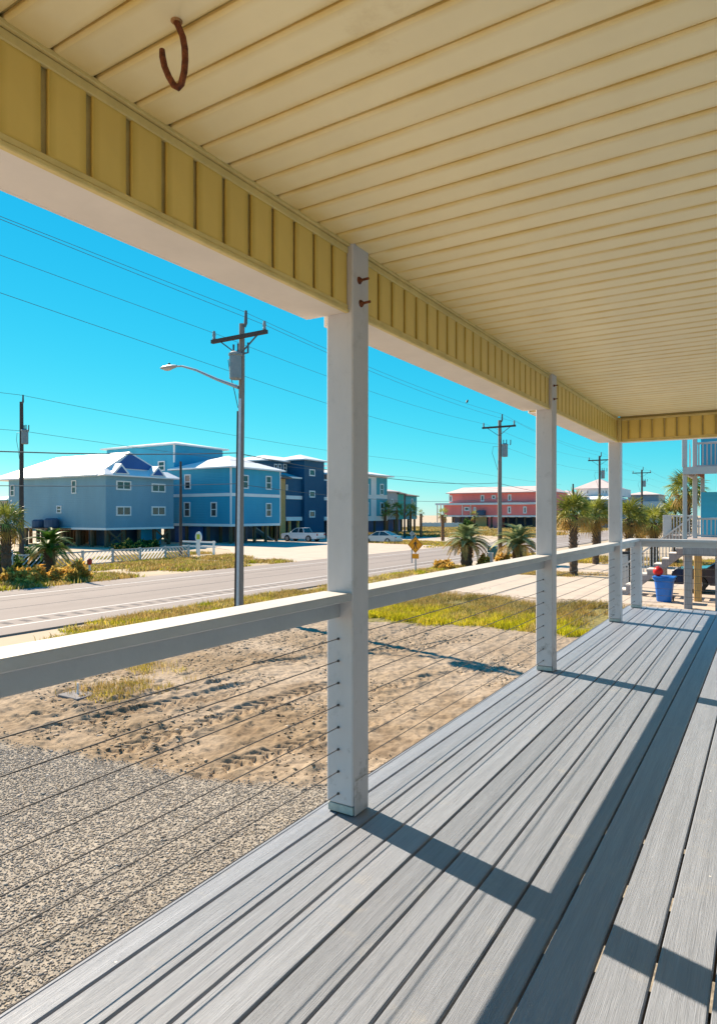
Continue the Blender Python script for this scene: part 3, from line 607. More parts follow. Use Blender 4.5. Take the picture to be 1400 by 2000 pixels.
# ================================================================== BUILDINGS ACROSS THE ROAD
paint('grey_blue', (0.16, 0.33, 0.45)); paint('mid_blue', (0.020, 0.32, 0.52)); paint('deep_blue', (0.006, 0.085, 0.18)); paint('gable_blue', (0.015, 0.10, 0.32))
paint('teal', (0.035, 0.33, 0.42)); paint('green_teal', (0.02, 0.38, 0.34)); paint('coral', (0.92, 0.23, 0.22)); paint('far_white', (0.72, 0.72, 0.72)); paint('far_grey', (0.34, 0.36, 0.40)); paint('beige_wall', (0.50, 0.44, 0.40))
M['roof_pink'] = mat('pale_pink_roof', (0.62, 0.50, 0.46), 0.6, 0.08, 0.5)
M['roof_dark'] = mat('brown_roof', (0.20, 0.13, 0.10), 0.7, 0.1, 0.5)
M['trim'] = mat('house_trim', (0.74, 0.74, 0.74), 0.55, 0.05, 1)
M['dark_navy'] = mat('dark_navy_paint', (0.05, 0.09, 0.16), 0.8, 0.2, 0.5)  # plain dark colour; also doubles as shade below the raised floors
def house(name, label, loc): return thing(name, label, 'house', loc)
def block(t, m, x0, x1, y0, y1, z0, z1, name='wall'): return MB().box(x0, x1, y0, y1, z0, z1).build(name, m, t)
def hip(t, m, x0, x1, y0, y1, z, h, over=0.5, fall=None, name='roof'):
    x0 -= over; x1 += over; y0 -= over; y1 += over; w = min(x1 - x0, y1 - y0) / 2; f = w if fall is None else min(fall, w * 0.999)
    b_ = MB(); zt = z + 0.16
    a = [(x0, y0), (x1, y0), (x1, y1), (x0, y1)]; c = [(x0 + f, y0 + f), (x1 - f, y0 + f), (x1 - f, y1 - f), (x0 + f, y1 - f)]
    b_.add([(*p, z) for p in a] + [(*p, zt) for p in a] + [(*p, zt + h) for p in c],
           [(3, 2, 1, 0), (0, 1, 5, 4), (1, 2, 6, 5), (2, 3, 7, 6), (3, 0, 4, 7), (4, 5, 9, 8), (5, 6, 10, 9), (6, 7, 11, 10), (7, 4, 8, 11), (8, 9, 10, 11)])
    return b_.build(name, m, t)
def window(t, face, plane, px, py, w, h, fr=0.14, mull='v', glass=None):
    """window on a wall facing +X (face 'x') or -Y (face 'y'); centre and size as seen in the photo"""
    f = at_x if face == 'x' else at_y; a = f(px - w / 2, py + h / 2, plane); b = f(px + w / 2, py + h / 2, plane); c = f(px, py - h / 2, plane); d = f(px, py + h / 2, plane)
    lo, hi = (a.y, b.y) if face == 'x' else (a.x, b.x); z0, z1 = d.z, c.z
    return win_w(t, face, plane, lo, hi, z0, z1, fr, mull, glass)
def win_w(t, face, plane, lo, hi, z0, z1, fr=0.14, mull='v', glass=None):
    m_ = MB()
    def bx(b_, u0, u1, w0, w1, d0, d1):
        if face == 'x': b_.box(plane + d0, plane + d1, u0, u1, w0, w1)
        else: b_.box(u0, u1, plane - d1, plane - d0, w0, w1)
    bx(m_, lo, lo + fr, z0, z1, 0.002, 0.09); bx(m_, hi - fr, hi, z0, z1, 0.002, 0.09); bx(m_, lo + fr, hi - fr, z0, z0 + fr, 0.002, 0.09); bx(m_, lo + fr, hi - fr, z1 - fr, z1, 0.002, 0.09)
    o = m_.build('window', M['trim'], t)
    mid = 0.045
    if mull == 'v': parts = [(lo + fr, (lo + hi) / 2 - mid, z0 + fr, z1 - fr), ((lo + hi) / 2 + mid, hi - fr, z0 + fr, z1 - fr)]; bar_ = ((lo + hi) / 2 - mid, (lo + hi) / 2 + mid, z0 + fr, z1 - fr)
    elif mull == 'h': parts = [(lo + fr, hi - fr, z0 + fr, (z0 + z1) / 2 - mid), (lo + fr, hi - fr, (z0 + z1) / 2 + mid, z1 - fr)]; bar_ = (lo + fr, hi - fr, (z0 + z1) / 2 - mid, (z0 + z1) / 2 + mid)
    else: parts = [(lo + fr, hi - fr, z0 + fr, z1 - fr)]; bar_ = None
    for q in parts:
        if q[1] > q[0] and q[3] > q[2]: g_ = MB(); bx(g_, q[0], q[1], q[2], q[3], 0.002, 0.03); g_.build('pane', glass or M['glass'], o)
    if bar_: g_ = MB(); bx(g_, *bar_, 0.002, 0.07); g_.build('mullion', M['trim'], o)
    return o
def stilts(t, x0, x1, y0, y1, z1, nx_, ny_, m, r=0.15, brace=True):
    for i in range(nx_):
        for j in range(ny_):
            px_ = x0 + (x1 - x0) * i / max(1, nx_ - 1); py_ = y0 + (y1 - y0) * j / max(1, ny_ - 1)
            MB().box(px_ - r, px_ + r, py_ - r, py_ + r, GZ - 0.3, z1).build('piling', m, t)
    if brace:
        for j in range(0, ny_ - 1, 3):
            ya = y0 + (y1 - y0) * j / (ny_ - 1); yb = y0 + (y1 - y0) * (j + 1) / (ny_ - 1)
            MB().bar((x1 + r + .04, ya, 0.1), (x1 + r + .04, yb, z1 - 0.1), 0.06, 0.2).build('brace', m, t); MB().bar((x1 + r + .11, ya, z1 - 0.1), (x1 + r + .11, yb, 0.1), 0.06, 0.2).build('brace', m, t)

# grey-blue house at the left
AX, AY = -58.3, 43.8
tA = house('beach_house', 'grey-blue raised house with white metal roof at the left, on dark pilings', (AX, AY, GZ))
AXL = at_y(17, 950, AY).x; AYR = at_x(339, 950, AX).y; AE = 7.45; AF = 2.0
block(tA, M['grey_blue'], AXL, AX, AY, AYR, AF, AE)
block(tA, M['trim'], AXL - 0.03, AX + 0.03, AY - 0.03, AYR + 0.03, AF - 0.22, AF - 0.002, 'skirt_band')
ym = at_x(245, 900, AX - 1.5).y; o_ = 0.6
rA = MB(); rz = 10.25; e_ = AE + 0.15
rA.add([(AXL - 3, AY - o_, AE), (AX - 0.72, AY - o_, AE), (AX - 0.72, AYR + o_, AE), (AXL - 3, AYR + o_, AE), (AXL - 3, AY - o_, e_), (AX - 0.72, AY - o_, e_), (AX - 0.72, AYR + o_, e_), (AXL - 3, AYR + o_, e_),
        (AXL + 4, ym, rz), (AX - 0.76, ym, rz)],
       [(3, 2, 1, 0), (0, 1, 5, 4), (1, 2, 6, 5), (2, 3, 7, 6), (3, 0, 4, 7), (4, 5, 9, 8), (5, 6, 9), (6, 7, 8, 9), (7, 4, 8)])
roA = rA.build('roof', M['roof_white'], tA)
gw = MB(); gw.prism([(ym - 2.1, AE + 0.95), (ym + 3.9, AE + 0.95), (ym + 0.25, rz - 0.32), (ym - 0.2, rz - 0.32)], 'x', AX - 0.9, AX - 0.66); gw.build('gable_wall', M['gable_blue'], roA)
sk = MB(); sk.add([(AX - 0.7, AY - o_, AE), (AX + 0.6, AY - o_, AE), (AX + 0.6, AYR + o_, AE), (AX - 0.7, AYR + o_, AE), (AX - 0.7, AY + 0.3, AE + 0.85), (AX + 0.6, AY - o_, AE + 0.12), (AX + 0.6, AYR + o_, AE + 0.12), (AX - 0.7, AYR - 0.3, AE + 0.85)],
                  [(3, 2, 1, 0), (0, 1, 5, 4), (1, 2, 6, 5), (2, 3, 7, 6), (4, 5, 6, 7), (0, 4, 7, 3)]); sk.build('skirt_roof', M['roof_white'], roA)
for px in (232, 304):
    yc = at_x(px, 925, AX).y; d_ = MB(); d_.add([(AX + 0.45, yc - 1.1, AE + 0.25), (AX + 0.45, yc + 1.1, AE + 0.25), (AX + 0.45, yc, AE + 1.35), (AX - 1.3, yc - 1.1, AE + 0.9), (AX - 1.3, yc + 1.1, AE + 0.9), (AX - 1.3, yc, AE + 1.4)],
                                              [(0, 1, 2), (0, 2, 5, 3), (1, 4, 5, 2), (3, 5, 4), (0, 3, 4, 1)]); dm = d_.build('dormer', M['roof_white'], roA)
    q = MB(); q.prism([(yc - 0.75, AE + 0.33), (yc + 0.75, AE + 0.33), (yc, AE + 1.05)], 'x', AX + 0.455, AX + 0.49); q.build('dormer_face', M['gable_blue'], dm)
for px, py, w, h in ((241, 948, 29, 18), (309, 953, 27, 17), (241, 998, 29, 19), (309, 998, 27, 18)): window(tA, 'x', AX, px, py, w, h)
for px, py, w, h in ((145, 951, 9, 26), (116, 995, 9, 15), (25, 958, 8, 22), (25, 991, 9, 14)): window(tA, 'y', AY, px, py, w, h, 0.1, 'h')
stilts(tA, AXL + 0.4, AX - 0.4, AY + 0.4, AYR - 0.4, AF - 0.22, 8, 5, M['timber_dark'])
block(tA, M['dark_navy'], AX - 7, AX - 3, AY + 3, AYR - 1, GZ - 0.1, AF - 0.23, 'storage_shade_block'); block(tA, M['mid_blue'], AX - 1.6, AX - 1.3, AYR - 3.6, AYR - 0.7, GZ - 0.1, AF - 0.23, 'entry_wall')
for px, w in ((75, 1.2), (101, 1.4)):
    c0 = at_y(px, 1030, AY - 0.9); b_ = MB(); b_.lathe((c0.x, AY - 0.9, AF - 0.05), [(w * 0.5, 0), (w * 0.55, 0.1), (w * 0.55, w * 0.62), (w * 0.4, w * 0.75)], 12); b_.build('air_conditioner', M['dark_navy'], tA)
MB().box(at_y(60, 1030, AY - .9).x, at_y(125, 1030, AY - .9).x, AY - 1.7, AY - 0.04, AF - 0.15, AF - 0.06).build('equipment_platform', M['timber_dark'], tA)
for px in (62, 122): xx = at_y(px, 1030, AY - .9).x; MB().box(xx - .12, xx + .12, AY - 1.6, AY - 1.36, GZ - 0.3, AF - 0.151).build('platform_post', M['timber_dark'], tA)

# mid-blue house with white bands
BXF, BYL = -52.8, 56.6
tB = house('beach_house', 'bright blue raised house with white floor bands, behind the near utility pole', (BXF, BYL, GZ))
BYR = at_x(546, 950, BXF).y; BXL = at_y(340, 950, BYL).x; BE = 8.85; BF = 2.3
block(tB, M['mid_blue'], BXL, BXF, BYL, BYR, BF, BE)
hip(tB, M['roof_white'], BXL, BXF, BYL, BYR, BE, 1.75, 0.55)
for za, zb in ((BF - 0.3, BF - 0.002), (5.55, 5.92)):
    b_ = MB(); b_.box(BXF + 0.002, BXF + 0.06, BYL - 0.058, BYR + 0.06, za, zb); b_.box(BXL - 0.05, BXF + 0.002, BYL - 0.06, BYL - 0.002, za, zb); b_.build('floor_band', M['trim'], tB)
for (xx, yy_) in ((BXF + 0.03, BYL - 0.03), (BXF + 0.03, BYR + 0.03)): MB().box(xx - 0.12, xx + 0.045, yy_ - 0.045, yy_ + 0.1, BF, BE - 0.002).build('corner_board', M['trim'], tB)
BT = BXL; BTY = at_x(435, 900, BT).y; BTL = at_y(247, 900, BYL).x
block(tB, M['mid_blue'], BTL - 4, BT - 0.002, BYL + 0.02, BTY, BF, 12.05, 'tower_wall'); hip(tB, M['roof_white'], BTL - 4, BT, BYL, BTY, 12.05, 0.85, 0.6)
MB().box(BT - 0.1, BT + 0.04, BYL - 0.05, BYL + 0.15, BE + 1.0, 12.04).build('corner_board', M['trim'], tB)
for px, py, w, h in ((316, 910, 13, 19), (367, 941, 12, 29), (366, 995, 12, 29), (418, 995, 12, 29)): window(tB, 'y', BYL, px, py, w, h, 0.13, 'h')
for px, py, w, h in ((524, 943, 11, 27), (524, 996, 11, 27), (479, 941, 11, 27)): window(tB, 'x', BXF, px, py, w, h, 0.13, 'h')
stilts(tB, BTL, BXF - 0.3, BYL + 0.3, BYR - 0.3, BF - 0.3, 6, 5, M['timber_dark'], brace=False)
block(tB, M['dark_navy'], BXL - 2, BXF - 4.5, BYL + 1, BYR - 1, GZ - 0.1, BF - 0.31, 'storage_shade_block'); block(tB, M['gable_blue'], BXL - 0.5, BXL + 4.2, BYL + 0.6, BYL + 0.8, GZ - 0.1, BF - 0.31, 'storage_panel')
st = MB(); st.bar((BXF - 0.9, BYR - 4.2, BF - 0.4), (BXF - 0.9, BYR - 0.6, 0.1), 0.9, 0.12); st.build('stair_flight', M['timber'], tB)

# dark blue tall house
CXF = -57.0; CY0 = at_x(549, 950, CXF).y; CY1 = at_x(589, 950, CXF).y; CYT = at_x(633, 950, CXF + 0.5).y
tC = house('beach_house', 'tall dark navy-blue house left of the nearest porch post, three small windows', (CXF, CY0, GZ))
block(tC, M['deep_blue'], CXF - 12, CXF, CY0, CYT + 5, 2.6, 8.5); block(tC, M['deep_blue'], CXF - 12, CXF - 2.5, CY0 + 0.3, CYT + 4, 8.5, 11.0, 'top_storey')
hip(tC, M['roof_white'], CXF - 12, CXF - 2.5, CY0 + 0.3, CYT + 4, 11.0, 1.2, 0.5); hip(tC, M['teal'], CXF - 3.5, CXF, CY0, CY1, 8.5, 0.7, 0.1, 1.7, 'porch_roof')
block(tC, M['deep_blue'], CXF - 5, CXF + 0.5, CY1, CYT, GZ - 0.2, 11.25, 'tower_wall'); hip(tC, M['roof_white'], CXF - 5, CXF + 0.5, CY1, CYT, 11.25, 0.9, 0.55)
for py in (923, 965, 1004): window(tC, 'x', CXF + 0.5, 609, py, 11, 13.5, 0.16, None)
for (za, zb) in ((at_x(570, 975, CXF).z, at_x(570, 968, CXF).z), (at_x(570, 1017, CXF).z, at_x(570, 1009.5, CXF).z), (at_x(570, 934, CXF).z, at_x(570, 931, CXF).z)):
    MB().box(CXF + 0.002, CXF + 0.12, at_x(558, 970, CXF).y, CY1 - 0.01, za, zb).build('floor_band', M['trim'], tC); MB().box(CXF + 0.002, CXF + 0.12, CYT + 0.01, CYT + 5, za, zb).build('floor_band', M['trim'], tC)
for px in (538, 546, 556): window(tC, 'x', CXF - 2.5, px, 914, 6, 16, 0.12, 'h')
window(tC, 'x', CXF, 559.5, 952, 3, 11, 0.1, None)
tw0, tw1 = at_x(547.5, 1000, CXF + 0.6).y, at_x(557.5, 1000, CXF + 0.6).y
for k in range(6):
    ya = tw0 + (tw1 - tw0) * k / 6; MB().box(CXF + 0.5, CXF + 0.6, ya + 0.02, ya + (tw1 - tw0) / 6 - 0.02, at_x(552, 1041, CXF).z, at_x(552, 936, CXF).z).build('screen_board', M['timber_tan'], tC)
hip(tC, M['roof_dark'], CXF - 0.6, CXF + 0.7, tw0, tw1 + 0.8, at_x(552, 935, CXF).z, 0.4, 0.25, 0.8, 'screen_roof')
stilts(tC, CXF - 10, CXF - 0.3, CY0 + 0.3, CY1 - 0.5, 2.6, 5, 3, M['timber_tan'], brace=False); block(tC, M['dark_navy'], CXF - 11, CXF - 5.5, CY0 + 1, CYT + 4, GZ - 0.1, 2.598, 'storage_shade_block')

# white house with teal panels, right of the nearest post
DX = -53.7; DYa = at_x(690, 990, DX).y; DYb = at_x(756, 990, DX).y; zt_ = at_x(756, 932, DX).z; zb_ = at_x(756, 1017, DX).z
tD = house('beach_house', 'white raised house with teal wall panels, just right of the nearest post', (DX, DYb, GZ))
block(tD, M['far_white'], DX - 12, DX, DYa, DYb, zb_, zt_); hip(tD, M['roof_white'], DX - 12, DX, DYa, DYb, zt_, 1.3, 0.9)
for (pa, pb, ya, yb) in ((735, 755.5, 966, 934), (735, 755.5, 1008, 974), (711, 724, 966, 934), (711, 724, 1008, 974)):
    a = at_x(pa, ya, DX); b = at_x(pb, yb, DX); MB().box(DX + 0.002, DX + 0.05, a.y, b.y, a.z, at_x((pa + pb) / 2, yb, DX).z).build('wall_panel', M['teal'], tD)
for px, py, w, h in ((745, 956, 7, 22), (745.5, 993, 7, 24), (716.5, 956, 7, 22), (716.5, 993, 7, 24)): window(tD, 'x', DX + 0.05, px, py, w, h, 0.16, 'h')
stilts(tD, DX - 11, DX - 0.3, DYa + 0.3, DYb - 0.3, zb_, 4, 4, M['timber_dark'], brace=False); block(tD, M['dark_navy'], DX - 10, DX - 6, DYa + 1, DYb - 1, GZ - 0.1, zb_ - 0.01, 'storage_shade_block'); block(tD, M['green_teal'], DX - 3.2, DX - 3.0, DYa + 4, DYb - 1.8, GZ - 0.1, zb_ - 0.01, 'storage_panel')

# green and grey twin-gabled house further on
EX = -56.0; tE = house('beach_house', 'green and grey narrow twin house with brown roofs beyond the teal-panelled one', (EX, at_x(814, 1010, EX).y, GZ))
def yx(px): return at_x(px, 1000, EX).y
zE0 = at_x(800, 1014, EX).z
for (pa, pb, yt, m, q) in ((757, 777, 962, 'far_grey', 'wall'), (777, 790, 966, 'green_teal', 'wall'), (792, 814, 970, 'teal', 'wall')):
    zt2 = at_x(pb, yt, EX).z
    block(tE, M[m], EX - 10, EX, yx(pa), yx(pb) - 0.05, zE0, zt2, q)
    hip(tE, M['roof_dark'] if pa > 760 else M['roof_pink'], EX - 10, EX, yx(pa), yx(pb) - 0.05, zt2, 0.55, 0.35)
window(tE, 'x', EX, 765, 979, 3.5, 9, 0.12, None); window(tE, 'x', EX, 804, 979, 3, 10, 0.12, None)
stilts(tE, EX - 9, EX - 0.3, yx(757) + 0.4, yx(814) - 0.4, zE0, 3, 5, M['timber_dark'], brace=False); block(tE, M['gable_blue'], EX - 6, EX - 3, yx(757) + 1, yx(814) - 1, GZ - 0.1, zE0 - 0.01, 'storage_shade_block')

# long coral-red house
FY = 160.0; tF = house('beach_house', 'long coral-red two-storey raised house with white trim in the distance', (at_y(950, 1000, FY).x, FY, GZ))
def xy(px): return at_y(px, 1000, FY).x
def zy(py, px=950): return at_y(px, py, FY).z
block(tF, M['coral'], xy(876), xy(1078), FY + 0.5, FY + 14, zy(984), zy(963), 'upper_wall'); block(tF, M['coral'], xy(866), xy(1078), FY, FY + 14, zy(1007), zy(986), 'lower_wall')
hip(tF, M['roof_pink'], xy(876), xy(1078), FY, FY + 14, zy(963), 1.5, 0.6, 3.5); MB().box(xy(852), xy(1078.5), FY - 0.7, FY + 0.45, zy(986) + 0.01, zy(982)).build('mid_band', M['trim'], tF)
MB().box(xy(862), xy(1078.5), FY - 0.12, FY - 0.01, zy(1009.5), zy(1006.5)).build('floor_band', M['trim'], tF)
for px in (866.5, 903, 919): MB().box(xy(px - 0.8), xy(px + 0.8), FY - 0.1, FY - 0.01, zy(1007), zy(986)).build('corner_board', M['trim'], tF)
for px in (852.5, 859): MB().box(xy(px), xy(px + 1), FY + 0.2, FY + 0.5, GZ, zy(986)).build('porch_column', M['far_grey'], tF)
for px, py, w, h in ((880, 974, 6.5, 13), (942, 973, 7, 13), (964, 971, 8, 8), (995, 972, 7, 13), (1050, 972, 7, 13)): window(tF, 'y', FY + 0.5 if py < 985 else FY, px, py, w, h, 0.3, None)
for px, py, w, h in ((911.5, 994, 10, 8), (927, 994, 5, 8), (994.5, 996, 7, 14), (1025, 996, 7, 14)): window(tF, 'y', FY, px, py, w, h, 0.3, None)
MB().box(xy(934), xy(949), FY - 1.6, FY - 0.02, zy(1007), zy(997)).build('air_conditioner', M['dark_navy'], tF)
stilts(tF, xy(868), xy(1075), FY + 0.5, FY + 13, zy(1009.5), 14, 3, M['timber_dark'], 0.2, False); block(tF, M['dark_navy'], xy(870), xy(1060), FY + 6, FY + 9, GZ - 0.1, zy(1010), 'storage_shade_block')  # dark block added in place of the shade under the raised floor
for k in range(8): MB().box(xy(930 + k * 2.7), xy(932.2 + k * 2.7), FY - 0.5, FY - 0.3, GZ - 0.1, zy(1010)).build('screen_board', M['timber_tan'], tF)
block(tF, M['coral'], xy(952), xy(970), FY + 0.4, FY + 6, GZ - 0.1, zy(1010), 'entry_wall')

# the three distant houses at right
GY = 175.0
tG = house('distant_house', 'low teal house with pale pink roof seen between the middle and corner posts', (at_y(1105, 1000, GY).x, GY, GZ))
block(tG, M['green_teal'], at_y(1078, 0, GY).x, at_y(1122, 0, GY).x, GY, GY + 12, GZ - 0.1, at_y(1100, 970, GY).z); hip(tG, M['roof_pink'], at_y(1078, 0, GY).x, at_y(1122, 0, GY).x, GY, GY + 12, at_y(1100, 970, GY).z, 1.6, 0.8)
HY = 190.0
tH = house('distant_house', 'white house with tall pale hipped roof behind the cabbage palms', (at_y(1165, 1000, HY).x, HY, GZ))
block(tH, M['far_white'], at_y(1126, 0, HY).x, at_y(1214, 0, HY).x, HY, HY + 14, at_y(1150, 970, HY).z, at_y(1150, 955, HY).z, 'upper_wall'); hip(tH, M['roof_pink'], at_y(1126, 0, HY).x, at_y(1200, 0, HY).x, HY, HY + 14, at_y(1150, 955, HY).z, 2.9, 0.8)
block(tH, M['far_grey'], at_y(1132, 0, HY).x, at_y(1214, 0, HY).x, HY - 4, HY + 13, GZ - 0.1, at_y(1150, 977, HY).z, 'lower_wall'); hip(tH, M['roof_white'], at_y(1130, 0, HY).x, at_y(1214, 0, HY).x, HY - 4, HY + 13, at_y(1150, 977, HY).z, 1.1, 0.7, 4)
for px in (1135.5, 1147.5, 1177.5, 1183.5): window(tH, 'y', HY, px, 961, 3, 7, 0.1, None)
IY = 205.0
tI = house('distant_house', 'grey house with low pinkish roof right of the corner post, behind a pole', (at_y(1255, 1000, IY).x, IY, GZ))
block(tI, M['far_grey'], at_y(1226, 0, IY).x, at_y(1286, 0, IY).x, IY, IY + 14, at_y(1255, 980, IY).z, at_y(1255, 967, IY).z, 'upper_wall'); hip(tI, M['roof_pink'], at_y(1226, 0, IY).x, at_y(1286, 0, IY).x, IY, IY + 14, at_y(1255, 967, IY).z, 1.1, 0.6)
block(tI, M['far_white'], at_y(1232, 0, IY).x, at_y(1290, 0, IY).x, IY - 1, IY + 13, GZ - 0.1, at_y(1255, 979.5, IY).z, 'lower_wall')
JY = 80.0
tJ = house('distant_house', 'beige low house with teal roof at the far left edge behind the palm', (at_y(0, 1000, JY).x, JY, GZ))
block(tJ, M['beige_wall'], at_y(-40, 0, JY).x, at_y(13, 0, JY).x, JY, JY + 10, GZ - 0.1, at_y(0, 978, JY).z); hip(tJ, M['teal'], at_y(-40, 0, JY).x, at_y(13, 0, JY).x, JY, JY + 10, at_y(0, 978, JY).z, 1.2, 0.8)
for px in (-4, 4): window(tJ, 'y', JY, px, 993, 5, 9, 0.2, None)

# lattice fence before the grey-blue house
M['fence'] = mat('aged_fence_paint', (0.48, 0.48, 0.48), 0.7, 0.15, 2)
FX_ = -38.6
fen = thing('lattice_fence', 'low white fence of diagonal slats across the road before the grey-blue house', 'fence', (FX_, 30, GZ))
fy0, fy1 = 22.5, 36.6; npan = 6
for k in range(npan + 1):
    yy_ = fy0 + (fy1 - fy0) * k / npan; MB().box(FX_ - 0.06, FX_ + 0.06, yy_ - 0.07, yy_ + 0.07, GZ - 0.2, 1.02).build('fence_post', M['fence'], fen)
for k in range(npan):
    ya = fy0 + (fy1 - fy0) * k / npan + 0.075; yb = fy0 + (fy1 - fy0) * (k + 1) / npan - 0.075
    for za, zb in ((0.02, 0.12), (0.86, 0.96)): MB().box(FX_ - 0.03, FX_ + 0.03, ya, yb, za, zb).build('fence_rail', M['fence'], fen)
    n = 7; w = yb - ya
    for q in range(-3, n):
        a0 = ya + w * q / n; b0_ = a0 + 0.74; za, zb = 0.125, 0.855
        if k % 2: a0, b0_ = b0_, a0
        def clip(p, q_):
            (y1_, z1_), (y2_, z2_) = p, q_
            def lim(y_a, z_a, y_b, z_b):
                if y_a < ya: z_a += (ya - y_a) / (y_b - y_a) * (z_b - z_a); y_a = ya
                if y_a > yb: z_a += (yb - y_a) / (y_b - y_a) * (z_b - z_a); y_a = yb
                return y_a, z_a
            return lim(y1_, z1_, y2_, z2_), lim(y2_, z2_, y1_, z1_)
        if max(a0, b0_) <= ya + 0.05 or min(a0, b0_) >= yb - 0.05: continue
        p, q_ = clip((a0, za), (b0_, zb))
        if abs(p[0] - q_[0]) > 0.05: MB().bar((FX_ + 0.005, p[0], p[1]), (FX_ + 0.005, q_[0], q_[1]), 0.02, 0.15, up=(1, 0, 0.01)).build('slat', M['fence'], fen)
# white panel fence further along, by the red house
wf = thing('panel_fence', 'low white panel fence in the distance left of the red house', 'fence', (at_y(860, 1030, 150).x, 150, GZ))
n = 9
for k in range(n):
    a = at_y(822 + k * 9, 1030, 150).x; b = at_y(822 + (k + 1) * 9, 1030, 150).x; MB().box(a + 0.06, b - 0.06, 150, 150.08, GZ, 1.35).build('panel', M['far_white'], wf); MB().box(a - 0.058, a + 0.058, 149.96, 150.12, GZ - 0.2, 1.5).build('fence_post', M['trim'], wf)

# ================================================================== POLES AND WIRES
def pole(name, label, X, Y, H, r=0.15, m='pole', arm=1.9, tf='x', top_pin=True, light=False, tf_z=None, group='utility poles', lean=0.0):
    t = thing(name, label, 'utility pole', (X, Y, GZ), group)
    b_ = MB(); n = 6; b_.tube([(X + 0.01 * math.sin(i * 1.7) + lean * i / n, Y, GZ - 0.5 + (H + 0.5 - GZ) * i / n) for i in range(n + 1)], [r * (1.0 - 0.33 * i / n) for i in range(n + 1)], 12); b_.build('shaft', M[m], t, smooth=True)
    X += lean
    if top_pin:
        p_ = MB(); p_.tube([(X + 0.10, Y, H - 0.12), (X + 0.16, Y, H), (X + 0.17, Y, H + 0.42)], [0.05, 0.06, 0.045], 8); p_.build('top_insulator', M['wire'], t)
    if arm:
        az = H - 0.48; b_ = MB(); b_.box(X - arm / 2, X + arm / 2, Y - r - 0.10, Y - r + 0.02, az - 0.06, az + 0.06); b_.build('crossarm', M['pole_dark'], t)
        for s in (-1, 1):
            MB().bar((X + s * arm * 0.33, Y - r - 0.04, az - 0.06), (X, Y - r - 0.02, az - 0.62), 0.03, 0.05, up=(0, 1, 0)).build('arm_brace', M['wire'], t)
            i_ = MB(); xa = X + s * (arm / 2 - 0.1); i_.lathe((xa, Y - r - 0.04, az + 0.06), [(0.05, 0), (0.06, 0.04), (0.045, 0.10), (0.06, 0.16), (0.04, 0.30)], 8); i_.build('insulator', M['transformer'], t)
    if tf:
        tz = tf_z if tf_z else H - 2.55; ox, oy = (0.0, -0.33) if tf == 'y' else (0.36, 0.0)
        b_ = MB(); b_.lathe((X + ox, Y + oy, tz), [(0.17, 0), (0.2, 0.03), (0.2, 0.78), (0.23, 0.80), (0.23, 0.86), (0.12, 0.93)], 14); tfm = b_.build('transformer', M['transformer'], t, smooth=True)
        for q, (ax_, ay_) in enumerate(((0.12, 0.0), (-0.1, 0.02))):
            c_ = MB(); c_.lathe((X + ox + ax_, Y + oy + ay_, tz + 0.9), [(0.03, 0), (0.04, 0.05), (0.03, 0.1), (0.035, 0.28)], 6); c_.build('bushing', M['wire'], tfm)
        MB().bar((X, Y, tz + 0.55), (X + ox, Y + oy, tz + 0.55), 0.08, 0.08).build('mount', M['galv'], tfm)
        MB().tube([(X + 0.35 + ox, Y + oy, tz + 0.82), (X + 0.55 + ox * 0.6, Y + oy, tz + 0.82), (X + 0.56 + ox * 0.6, Y + oy, tz + 1.15)], 0.035, 6).build('fuse_cutout', M['wire'], t)
        w_ = MB(); w_.tube([(X - 0.2 + ox, Y + oy, tz + 0.7), (X - 0.48, Y + oy * 0.5, tz + 0.75), (X - 0.55, Y, tz + 0.3), (X - 0.35, Y, tz - 0.3), (X - 0.14, Y - 0.05, tz - 0.9)], 0.014, 5); w_.build('lead_wire', M['wire'], t)
    return t
UX, UY, UH = -15.2, 16.7, 9.85
p1 = pole('utility_pole', 'nearest tall wooden utility pole carrying a street light arm and transformer', UX, UY, UH, 0.135, 'pole', tf='y', tf_z=at_x(468, 745, UX).z, arm=2.45, lean=0.13)
MB().bar((UX + 0.055, UY - 0.15, -0.1), (UX + 0.155, UY - 0.135, 7.3), 0.07, 0.06, up=(0, 1, 0)).build('conduit', M['galv_light'], p1)
MB().tube([(UX - 0.115, UY - 0.095, -0.1), (UX - 0.005, UY - 0.075, 6.9)], 0.03, 7).build('riser_pipe', M['pole_dark'], p1)
la = at_d(463, 757, 22.0); le = at_x(340, 716, UX - 0.0)
# street light arm reaches out over the road
Lz0 = EYE + (1005 - 757) / FPX * 22.2; arm_end = Vector((UX - 2.95, UY - 0.15, Lz0 + 1.05))
MB().tube([(UX + 0.03, UY - 0.06, Lz0), (UX - 0.9, UY - 0.12, Lz0 + 0.36), (UX - 1.9, UY - 0.14, Lz0 + 0.80), (UX - 2.6, UY - 0.15, Lz0 + 1.02), arm_end], [0.062, 0.05, 0.04, 0.034, 0.03], 8).build('lamp_arm', M['galv'], p1, smooth=True)
hd = MB(); n = 14; prof = [(0.0, 0.05, 0.03), (0.12, 0.10, 0.055), (0.35, 0.17, 0.075), (0.6, 0.155, 0.07), (0.78, 0.09, 0.04), (0.84, 0.02, 0.01)]
vs = []; 
for (u, w, h) in prof:
    for k in range(n):
        q = 2 * math.pi * k / n; vs.append((arm_end.x + 0.1 - u, arm_end.y + w * math.cos(q), arm_end.z + 0.01 + h * math.sin(q)))
hd.add(vs, [(i * n + k, i * n + (k + 1) % n, (i + 1) * n + (k + 1) % n, (i + 1) * n + k) for i in range(5) for k in range(n)] + [tuple(range(n)), tuple(range(5 * n, 6 * n))])
lh = hd.build('lamp_head', M['galv'], p1, smooth=True)
